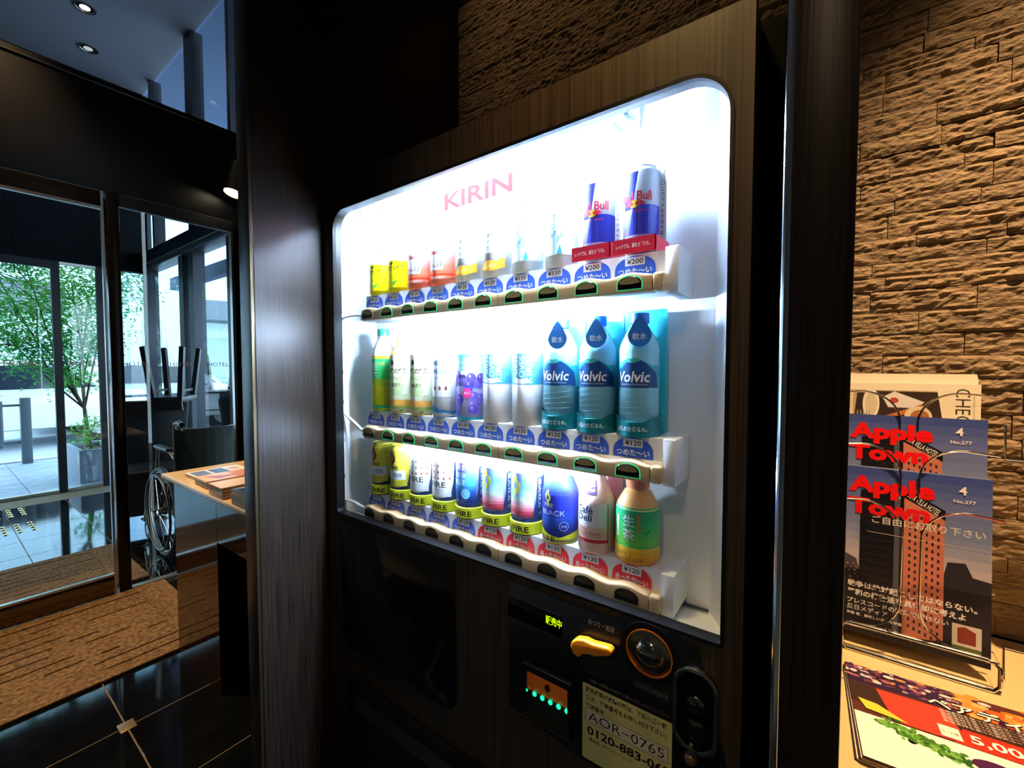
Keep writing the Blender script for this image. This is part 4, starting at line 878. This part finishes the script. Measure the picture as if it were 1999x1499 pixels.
def check(a, w_, h_):
    a.rect(0, w_, 0, h_, '#e8dcc2'); a.text('CHECK IN', .895 * w_, .765 * h_, .019, '#3c382e', w=.11, rot=-90); a.rect(.955 * w_, .965 * w_, .3 * h_, .93 * h_, '#c8bca0')
    a.poly([(.02 * w_, 0.720 * h_), (.02 * w_, 0.951 * h_), (.74 * w_, 0.951 * h_), (.78 * w_, 0.720 * h_)], '#b8a284'); a.rect(.06 * w_, .17 * w_, 0.720 * h_, 0.930 * h_, '#e0d2b4')
    for i in range(9): a.rect(.07 * w_, .16 * w_, (.735 + i * .021) * h_, (.739 + i * .021) * h_, '#a89a80', lay=5)
    a.n = 6; a.poly([(.18 * w_, 0.748 * h_), (.20 * w_, 0.944 * h_), (.74 * w_, 0.944 * h_), (.78 * w_, 0.720 * h_)], '#3a2a22'); a.ell(.30 * w_, 0.853 * h_, .05 * w_ * 1.2, .11 * h_, '#e4dcd0'); a.ell(.30 * w_, 0.853 * h_, .035 * w_ * 1.2, .085 * h_, '#cfc3a4')
    a.poly([(.38 * w_, 0.902 * h_), (.46 * w_, 0.944 * h_), (.66 * w_, 0.874 * h_), (.60 * w_, 0.832 * h_), (.42 * w_, 0.832 * h_)], '#ddd6d2'); a.ell(.46 * w_, 0.881 * h_, .03 * w_, .02 * h_, '#b8483a')
    a.poly([(.30 * w_, 0.734 * h_), (.64 * w_, 0.860 * h_), (.68 * w_, 0.832 * h_), (.36 * w_, 0.734 * h_)], '#b8703a'); a.ell(.62 * w_, 0.776 * h_, .09 * w_, .07 * h_, '#d8c8b0'); a.ell(.63 * w_, 0.776 * h_, .06 * w_, .045 * h_, '#a86a38')
    for i in range(5): a.rect((.20 + i * .022) * w_, (.208 + i * .022) * w_, 0.734 * h_, 0.804 * h_, '#9a9a80', lay=19)
stand_mag('newspaper', 'cream coloured food and travel paper with sideways black lettering, top tier of the rack', .004, 1.058, 1.002, .209, .268, 5, .003, check, cat='newspaper')
for i in range(3): stand_mag('newspaper', ('second', 'third', 'rearmost')[i] + ' cream paper from the front on the top tier', .002 + .002 * i, 1.064 + .006 * i, 1.003, .207, .285 - .004 * i, 5, .003, None, 'papers on the top tier', '#eee2c6', cat='newspaper')
# the wire rack
rk = thing('brochure_rack', 'three tier chrome wire magazine rack standing on the counter', 'rack', (.11, 1.02, .80))
def arc(cx, cz, r, a0, a1, y, n=10, ry=1): return [(cx + r * math.cos(rad(a0 + (a1 - a0) * i / n)), y, cz + r * ry * math.sin(rad(a0 + (a1 - a0) * i / n))) for i in range(n + 1)]
for (yt, zt_, zb_) in ((.968, 1.068, .842), (1.008, 1.161, .935), (1.046, 1.254, 1.03)):
    xm = .118 - (1.046 - yt) * .0; hw = .105
    for sg in (-1, 1):
        p = [(xm + sg * hw, yt, zt_ - .004), (xm + sg * .066, yt, zt_)] + [(xm + sg * (.066 - .054 * math.sin(rad(q))), yt, zt_ - .052 * (1 - math.cos(rad(q)))) for q in range(10, 91, 10)]
        p += [(xm + sg * .012, yt, zt_ - .09), (xm + sg * .012, yt, zb_ + .06)] + [(xm + sg * (.012 + .052 * (1 - math.cos(rad(q)))), yt, zb_ + .06 - .056 * math.sin(rad(q))) for q in range(15, 91, 15)] + [(xm + sg * .085, yt, zb_)]
        M().tube(p, .0017, 8).build('tier_wire', CHROME, rk, smooth=True)
    M().tube([(xm - hw, yt, zb_), (xm + hw, yt, zb_), (xm + hw, yt + .035, zb_), (xm - hw, yt + .035, zb_)], .0017, 8, True).build('tier_tray', CHROME, rk)
for sg in (): M().tube([(.118 + sg * .106, .97, .843), (.118 + sg * .106, .985, 1.07), (.118 + sg * .106, 1.02, 1.16), (.118 + sg * .106, 1.085, 1.30), (.118 + sg * .106, 1.10, .803)], .002, 8).build('side_wire', CHROME, rk, smooth=True)
for y in (.960, 1.10): M().tube([(.012, y, .803), (.224, y, .803)], .003, 8).build('base_wire', CHROME, rk)
M().tube([(.034, .962, .8445), (.028, .958, .838), (.030, .956, .812), (.036, .956, .803), (.215, .956, .803), (.222, .956, .812), (.222, .958, .838), (.216, .962, .8445)], .003, 8, True).build('base_loop', CHROME, rk, smooth=True)
M().tube([(.04, .962, .846), (.21, .962, .846)], .0034, 8).build('front_rail', CHROME, rk)
sg_ = M().box(.044, .205, .9575, .9590, .998, 1.062).build('clear_sign', glassmat('clear_acrylic', (.97, .98, .98), .6), rk)
a = Art(); a.text('ご自由にお取り下さい', .133, 1.040, .0135, '#f2ece0', w=.135, off=.015); a.rect(.060, .205, 1.0165, 1.0172, '#e8d8c0'); a.build('sign_lettering', lambda u, v, l: (u, .9570 - l, v), rk)
# second rack at the frame edge with a red card
rk2 = thing('brochure_rack', 'second wire rack at the right edge holding a red round card', 'rack', (.32, 1.10, .80))
M().tube([(.245, 1.09, 1.20), (.24, 1.06, 1.145), (.40, 1.06, 1.145)], .0022, 8).build('tier_wire', CHROME, rk2)
M().tube([(.235, 1.00, .803), (.262, 1.12, .803), (.42, 1.12, .803)], .002, 8).build('base_wire', CHROME, rk2)
def rc(a, w_, h_): a.rect(0, w_, 0, h_, '#10182e'); a.poly(rrect(-.002, w_, h_ * .78, h_ * .96, .002), '#c01818'); a.text('NEW', w_ * .3, h_ * .87, .010, '#e88080', w=.03); a.ell(.032, h_ * 1.06, .022, .022, '#d01c1c'); a.text('✳', .026, h_ * 1.06, .014, '#f4b0b0')
stand_mag('brochure', 'dark blue brochure with a red band and round badge at the right edge', .270, 1.075, 1.00, .12, .20, 4, .003, rc, cover='#10182e', cat='brochure')
# food leaflets on the counter
def dinner(a, w_, h_):
    a.rect(-w_, w_, -h_, h_, '#5a2c24'); rg = random.Random(9)
    a.poly([(-w_, h_ * .55), (w_ * .2, h_ * .55), (0, h_), (-w_, h_)], '#2c1838')
    for i in range(150): a.ell(rg.uniform(-w_, w_ * .1), rg.uniform(h_ * .60, h_), rg.uniform(.002, .008), rg.uniform(.0015, .004), rg.choice(('#4a2a5a', '#a85a6a', '#e0c8c0', '#2a1430', '#c88a50', '#6a3a30', '#8a4a70')), n=8, lay=3 + i * .01)
    for i in range(110): a.ell(rg.uniform(-w_ * .1, w_), rg.uniform(h_ * .35, h_), rg.uniform(.005, .016), rg.uniform(.003, .009), rg.choice(('#e87820', '#e08a38', '#d05c24', '#e8b060', '#b84a20', '#f0a850', '#c87030')), n=10, lay=5 + i * .01)
    a.n = 8; a.ell(w_ * .62, h_ * .55, .034, .026, '#fbf2e4'); a.rect(-w_, w_, h_ * .10, h_ * .52, '#3a241c'); a.poly([(-w_ * .78, h_ * .50), (-w_ * .28, h_ * .50), (-w_ * .18, -h_ * .12), (-w_ * .70, -h_ * .12)], '#d8402c')
    a.poly([(-w_ * .2, h_ * .18), (w_ * .95, h_ * .18), (w_, -h_ * .14), (-w_ * .30, -h_ * .14)], '#e03420')
    for i in range(5): a.text('厳選素材を使った贅沢コース料理を心ゆくまで', .018, h_ * (.47 - i * .055), .0042, '#f0d8c8', w=.13)
    a.poly([(-w_, -h_ * .16), (w_, -h_ * .16), (w_, -h_), (-w_, -h_)], '#f4ece0'); a.poly([(-w_ * .95, h_ * .15), (-w_ * .80, h_ * .12), (-w_ * .6, -h_ * .10), (-w_ * .9, -h_ * .05)], '#c8cc40')
    for i in range(120): a.ell(rg.uniform(-w_ * .7, w_), rg.uniform(-h_, -h_ * .45), rg.uniform(.005, .018), rg.uniform(.003, .010), rg.choice(('#e8924a', '#d8703a', '#f0c890', '#c8602c', '#f4dcc0', '#e0a060')), n=10, lay=16 + i * .01)
    for i in range(130): q = rg.uniform(0, 1); a.ell(-w_ * (.80 - .50 * q) + rg.uniform(-.008, .008), -h_ * (.22 + .22 * q) + rg.gauss(0, .006), rg.uniform(.002, .005), rg.uniform(.002, .005), rg.choice(('#3a7a24', '#5a9a34', '#2a5a1c', '#78b04a')), n=8, lay=18 + i * .01)
    a.n = 20; a.ell(-w_ * .10, -h_ * .42, .022, .012, '#4a1a4a')
    a.text('ペアディナー', .018, h_ * .60, .024, '#2a1a14', w=.15, off=.05); a.text('ペアディナー', .018, h_ * .60, .023, '#fdf4e4', w=.148, off=.02)
    a.poly([(-w_ * .38, h_ * .12), (-w_ * .24, h_ * .12), (-w_ * .24, -h_ * .10), (-w_ * .38, -h_ * .10)], '#f8ecdc'); a.text('お一人様', -w_ * .31, 0, .006, '#d03020', w=.016); a.text('5,000', .004, 0, .019, '#fff4e8', w=.062, off=.02); a.text('円', .044, -.003, .010, '#fff4e8')
z = .8003
for i in range(5):
    top = i == 4
    brochure(.034 + .0012 * i, .331 + .0012 * i, .692, .902 - .0006 * i, z, .0022, 'colourful dinner leaflet with a 5,000 yen price, topmost on the counter' if top else ('bottom', 'second lowest', 'middle', 'second highest')[i] + ' leaflet in the dinner leaflet stack on the counter', 'dinner leaflets on the counter', dinner if top else None, name='leaflet', cat='leaflet', rz=rad(2.2 + .4 * i), cover=('#3a2428', '#e8d8c0')[i % 2]); z += .0024

# ------------------------------------------------------------------ outside
PAVE = grain(mat('pale_paving', rough=.55, spec=.4), (6, 6, 6), '#8794a4', '#9fadbd', .3, .7)
gr = struct(M().box(-9.0, -6.46, -8, 12, -.12, -.022).box(-6.46, 3, 1.66, 12, -.12, -.022).build('ground', mat('paving_joint', '#5c6878', .8)), 'pale paved forecourt outside the doors')
pt = None
for i in range(4):
    for j in range(-2, 10):
        x0 = -9.0 + i * .63; y0 = -.6 + j * .62
        if pt is None: pt = M().box(.002, .626, .002, .616, -.03, -.018).build('paving_slab', PAVE, gr); pt.location = (x0, y0, 0)
        else: q = pt.copy(); col.objects.link(q); q.location = (x0, y0, 0); q.parent = gr
ROAD = mat('pale_asphalt', '#a3abb3', .8)
struct(M().box(-60, -9.0, -40, 60, -.2, -.06).build('road', ROAD), 'broad pale road beyond the pavement')
struct(M().box(-9.12, -8.98, -8, 12, -.1, .0).build('kerb', mat('kerb_stone', '#b8bec4', .8)), 'stone kerb at the edge of the road')
# planter and tree
pn = thing('planter', 'low pale stone planter box outside the outer doors', 'planter', (-7.15, 1.18, -.018))
M().ring('z', [(-7.55, 1.02), (-6.75, 1.02), (-6.75, 1.36), (-7.55, 1.36)], [(-7.51, 1.06), (-6.79, 1.06), (-6.79, 1.32), (-7.51, 1.32)], -.018, .36).build('planter_wall', mat('planter_stone', '#7d8894', .6), pn, bevel=.005)
M().box(-7.51, -6.79, 1.06, 1.32, 0, .31).build('soil', mat('soil', '#2c241c', 1), pn)
LEAF = grain(mat('green_leaf', rough=.5, spec=.4), (1.2, 1.2, 1.2), '#3c9a4c', '#8ad05a', .35, .65, 2)
_t, _N, _L, _b = nt(LEAF); _tr = _N.new('ShaderNodeBsdfTranslucent'); _mx = _N.new('ShaderNodeMixShader'); _mx.inputs[0].default_value = .45
_L.new(_b.inputs['Base Color'].links[0].from_socket, _tr.inputs[0]); _L.new(_b.outputs[0], _mx.inputs[1]); _L.new(_tr.outputs[0], _mx.inputs[2]); _L.new(_mx.outputs[0], _N['Material Output'].inputs[0])
LEAFD = mat('dark_leaf', '#17362c', .35)
def leaves(m, c, r, n, sz, rg):
    for _ in range(n):
        p = Vector(c) + Vector((rg.gauss(0, r[0]), rg.gauss(0, r[1]), rg.gauss(0, r[2])))
        d = Vector((rg.uniform(-1, 1), rg.uniform(-1, 1), rg.uniform(-.7, .3))).normalized(); s_ = d.cross(Vector((rg.uniform(-.3, .3), rg.uniform(-.3, .3), 1))).normalized(); l = sz * rg.uniform(.7, 1.3)
        up = s_.cross(d) * l * .12
        m.add([p, p + d * l * .45 + s_ * l * .2 + up, p + d * l, p + d * l * .45 - s_ * l * .2 + up], [(0, 1, 2), (0, 2, 3)])
def tree(name, label, base, lean, crowns, nleaf, sz, lm, bare=False, h=1.0, seed=1, group=None):
    rg = random.Random(seed); t = thing(name, label, 'tree' if h > .8 else 'plant', base, group); b = Vector(base)
    tk = M(); fk = b + Vector((0, -.03, min(.55, .5 * h))); tk.tube([b, fk], [.026 * h, .018 * h], 7)
    for c in crowns:
        c_ = b + Vector(c[:3]); mid = fk.lerp(c_, .4) + Vector((rg.uniform(-.06, .06), rg.uniform(-.06, .06), 0)) * h
        tk.tube([fk, mid, c_], [.013 * h, .009 * h, .005 * h], 6)
        for _ in range(6 if bare else 3):
            e = c_ + Vector((rg.gauss(0, c[3]), rg.gauss(0, c[3]), rg.gauss(.05, c[3] * .7))); tk.tube([mid.lerp(c_, rg.uniform(.3, 1)), e], [.008 * h, .003 * h], 5)
    tk.build('trunk', mat('brown_bark', '#4c4034', .9) if not bare else mat('grey_bark', '#8090a0', .8), t, smooth=True)
    if nleaf:
        m = M()
        for c in crowns: leaves(m, b + Vector(c[:3]), (c[3], c[3], c[3] * .8), int(nleaf * c[3]), sz, rg)
        o = m.build('foliage', lm, t); o['kind'] = 'stuff'
    return t
tree('young_tree', 'slender green leafed tree growing in the planter outside the door', (-7.2, 1.18, .30), 0,
     [(.0, -.10, 2.0, .26), (-.1, -.45, 2.15, .24), (-.2, -.75, 2.25, .2), (.0, -.28, 1.55, .24), (.1, .02, 1.70, .20), (-.1, -.55, 1.62, .16), (0, -.2, 1.20, .2), (0, -.42, 1.12, .14), (.0, .05, 1.3, .15), (.1, .22, 2.0, .2), (0, -.6, 1.3, .1), (.0, -.12, .9, .12)], 4200, .060, LEAF, seed=5)
tree('small_shrub', 'small green shrub at the foot of the young tree in the planter', (-6.95, 1.17, .30), 0, [(0, 0, .16, .08), (.05, -.1, .28, .07), (-.1, .05, .35, .06)], 900, .06, LEAF, h=.4, seed=8)
# parasol-like bare tree on the street, hedge, cars, railings, buildings
tree('bare_tree', 'leafless grey street tree seen through the side glazing', (-14.8, 6.3, 0), 0, [(0, 0, 3.4, .5), (.3, .2, 2.6, .6), (-.2, -.2, 2.0, .5), (0, .1, 4.2, .6)], 0, 0, None, True, 2.2, 3)
hg = M(); rg = random.Random(2)
for i in range(120): leaves(hg, (-17.5 + rg.uniform(-.3, .3), -4 + i * .16, .55), (.2, .1, .16), 26, .14, rg)
tag(hg.build('hedge', grain(mat('hedge_green', rough=.7), (2, 2, 2), '#4f8a6a', '#8ab890'), None), 'low clipped green hedge along the middle of the road', 'hedge', kind='stuff')
def railing(loc, n, label):
    t = thing('guard_rail', label, 'railing', loc); x, y, z = loc; P_ = mat('grey_rail_paint', '#4a545e', .5)
    M().box(x - .05, x + .05, y - .05, y + .05, z, z + .90).build('post', P_, t, bevel=.01); L = 1.45
    M().tube([(x, y - .22, z + .86), (x, y - .22 - L, z + .86)], .02, 8).build('rail', P_, t); M().tube([(x, y - .22, z + .25), (x, y - .22 - L, z + .25)], .02, 8).build('rail', P_, t)
    M().tube([(x, y - .22, z + .55), (x, y - .22 - L, z + .55)], .012, 8).build('rail', P_, t); M().tube([(x, y - .22, z + .25), (x, y - .22, z + .86)], .02, 8).build('upright', P_, t)
    M().tube([(x, y - .22 - L, z + .25), (x, y - .22 - L, z + .86)], .02, 8).build('upright', P_, t)
    for zz in (.3, .8): M().box(x - .015, x + .015, y - .22, y - .04, z + zz - .015, z + zz + .015).build('bracket', P_, t)
railing((-8.85, .83, -.02), 1, 'grey tubular guard rail by the kerb at the left edge of the view')
railing((-8.85, 3.35, -.02), 1, 'grey tubular guard rail by the kerb right of the planter')
railing((-8.85, 5.3, -.02), 1, 'grey tubular guard rail by the kerb seen through the side glazing')
CAR = mat('white_car_paint', '#e8eef2', .25, coat=.5); CW = mat('car_window', '#26303c', .1)
def car(loc, label, flip=1, body_m=CAR, kind=0):
    t = thing('car', label, 'car', loc); x, y, z = loc
    pr = [(-2.2, .30), (-2.2, .75), (-1.9, .85), (-1.2, .92), (-.65, 1.42), (.75, 1.46), (1.45, .98), (2.1, .88), (2.2, .6), (2.2, .30)] if kind == 0 else [(-2.2, .3), (-2.2, .9), (-1.7, 1.1), (-1.2, 1.75), (1.9, 1.8), (2.15, 1.1), (2.2, .3)]
    m = M().prism('x', [(y + flip * a, z + b) for a, b in pr], x - .82, x + .82); m.build('car_body', body_m, t, bevel=.06, seg=2)
    gp = [(-1.05, .97), (-.6, 1.36), (.7, 1.39), (1.3, 1.0)] if kind == 0 else [(-1.45, 1.15), (-1.1, 1.65), (1.8, 1.68), (1.9, 1.15)]
    M().prism('x', [(y + flip * a, z + b) for a, b in gp], x - .835, x + .835).build('side_windows', CW, t)
    for yy in (-1.35, 1.35):
        for xx in (-.78, .62): 
            o = M().lathe([(.0, x + xx - .02), (.32, x + xx - .02), (.33, x + xx), (.33, x + xx + .16), (.0, x + xx + .16)], y + yy, z + .32, 20, 'x').build('wheel', TY, t, smooth=True)
            M().lathe([(0, x + xx + .165), (.19, x + xx + .165), (.19, x + xx + .15), (0, x + xx + .15)], y + yy, z + .32, 16, 'x').build('wheel_cap', ALU, o)
car((-11.6, .6, -.06), 'white saloon car on the near lane, seen through the left door leaf')
car((-14.5, -1.6, -.06), 'white van on the far lane, left edge of the view', 1, CAR, 1)
car((-13.4, 3.4, -.06), 'silver car right of the young tree on the far lane', -1, mat('silver_car_paint', '#b8c4ce', .3, coat=.4))
car((-20.5, 10.2, -.06), 'white car beyond the hedge, seen through the side glazing', 1)
FAC = mat('pale_facade', '#a9c0cc', .6); FAC2 = mat('white_facade', '#c4d2da', .6); DBAND = mat('dark_louvre', '#59606c', .6)
b1 = thing('office_building', 'pale office building across the road with vertical fins and a dark louvred band', 'building', (-30, 2, -.1))
M().box(-36, -30, -18, 9, -.1, 16).build('facade', FAC, b1)
for i in range(26): M().box(-29.98, -29.86, -12 + i * .8, -11.93 + i * .8, -.1 if i % 3 else -.1, 3.9).build('fin', FAC2, b1)
M().box(-30, -29.4, -18, 4.2, 3.9, 5.3).build('canopy_band', mat('canopy_soffit', '#767d88', .6), b1)
for i in range(9): M().box(-29.4, -29.3, -18, 4.2, 3.95 + i * .15, 4.03 + i * .15).build('louvre_slat', DBAND, b1)
M().box(-29.98, -29.9, -.9, .1, -.1, 2.3).build('entrance_door', mat('brown_entrance', '#7a5340', .6), b1)
M().box(-29.97, -29.85, -3.2, .6, 2.3, 2.55).build('sign_band', mat('tan_sign_band', '#c09a7c', .6), b1)
b2 = thing('corner_building', 'bright pale building across the road seen through the side glazing, with a dark curved canopy', 'building', (-33, 20, -.1))
M().box(-40, -33, 9.5, 45, -.1, 15).build('facade', FAC2, b2)
M().prism('z', [(-33, 9.5), (-31, 10.2), (-30.2, 12), (-30.2, 15.5), (-31, 17.3), (-33, 18)], 4.2, 5.4).build('canopy_band', DBAND, b2)
for i in range(12): M().box(-33.02, -32.9, 10.5 + i * 2.2, 10.8 + i * 2.2, 5.6, 15).build('fin', FAC, b2)
for i in range(8): M().box(-33.05, -32.9, 11 + i * 3, 13.2 + i * 3, .2, 3.2).build('shop_window', mat('shop_window', '#93a9b6', .2), b2)
ls = thing('street_sign', 'small red sign seen at the right edge of the side glazing', 'sign', (-12, 5.0, -.06))
M().tube([(-12, 5.0, -.06), (-12, 5.0, 2.3)], .03, 8).build('pole', mat('grey_rail_paint'), ls); M().box(-12.03, -11.95, 4.98, 5.22, 1.95, 2.35).build('sign_plate', mat('red_sign', '#d82a20', .5), ls, bevel=.02)
# canopy over the forecourt with granite fascia
cn = thing('entrance_canopy', 'grey canopy with speckled granite fascia above the forecourt, beyond the side glazing', 'canopy', (-5.5, 3.0, 2.4))
M().box(-10.5, -6.5, -8, 5.4, 4.6, 4.9).box(-6.5, 3, 1.68, 5.4, 4.6, 4.9).build('soffit', mat('blue_grey_soffit', '#4a5c7c', .7), cn)
GRA = grain(mat('speckled_granite', rough=.5), (60, 60, 60), '#5c7088', '#9fb2c6', .35, .65, 6)
for i in range(2): M().box(-4.72 + i * .62, -4.11 + i * .62, 2.2, 2.3, 2.15, 4.6).build('granite_panel', GRA, cn)
M().box(-5.6, -4.73, 2.2, 2.3, 2.15, 2.6).build('dark_panel', mat('dark_blue_panel', '#222c40', .5), cn)
M().box(-8.0, -5.5, 2.25, 2.35, 2.45, 2.62).build('lintel', mat('blue_grey_soffit'), cn)
tree('fern_shrub', 'dark glossy leafed shrub behind the table, seen through the fixed glass', (-4.6, 2.9, -.02), 0, [(.1, 0, .75, .15), (.3, .15, .6, .16), (-.1, -.1, .5, .14), (.2, .1, .95, .1)], 1400, .13, LEAFD, h=.6, seed=12)
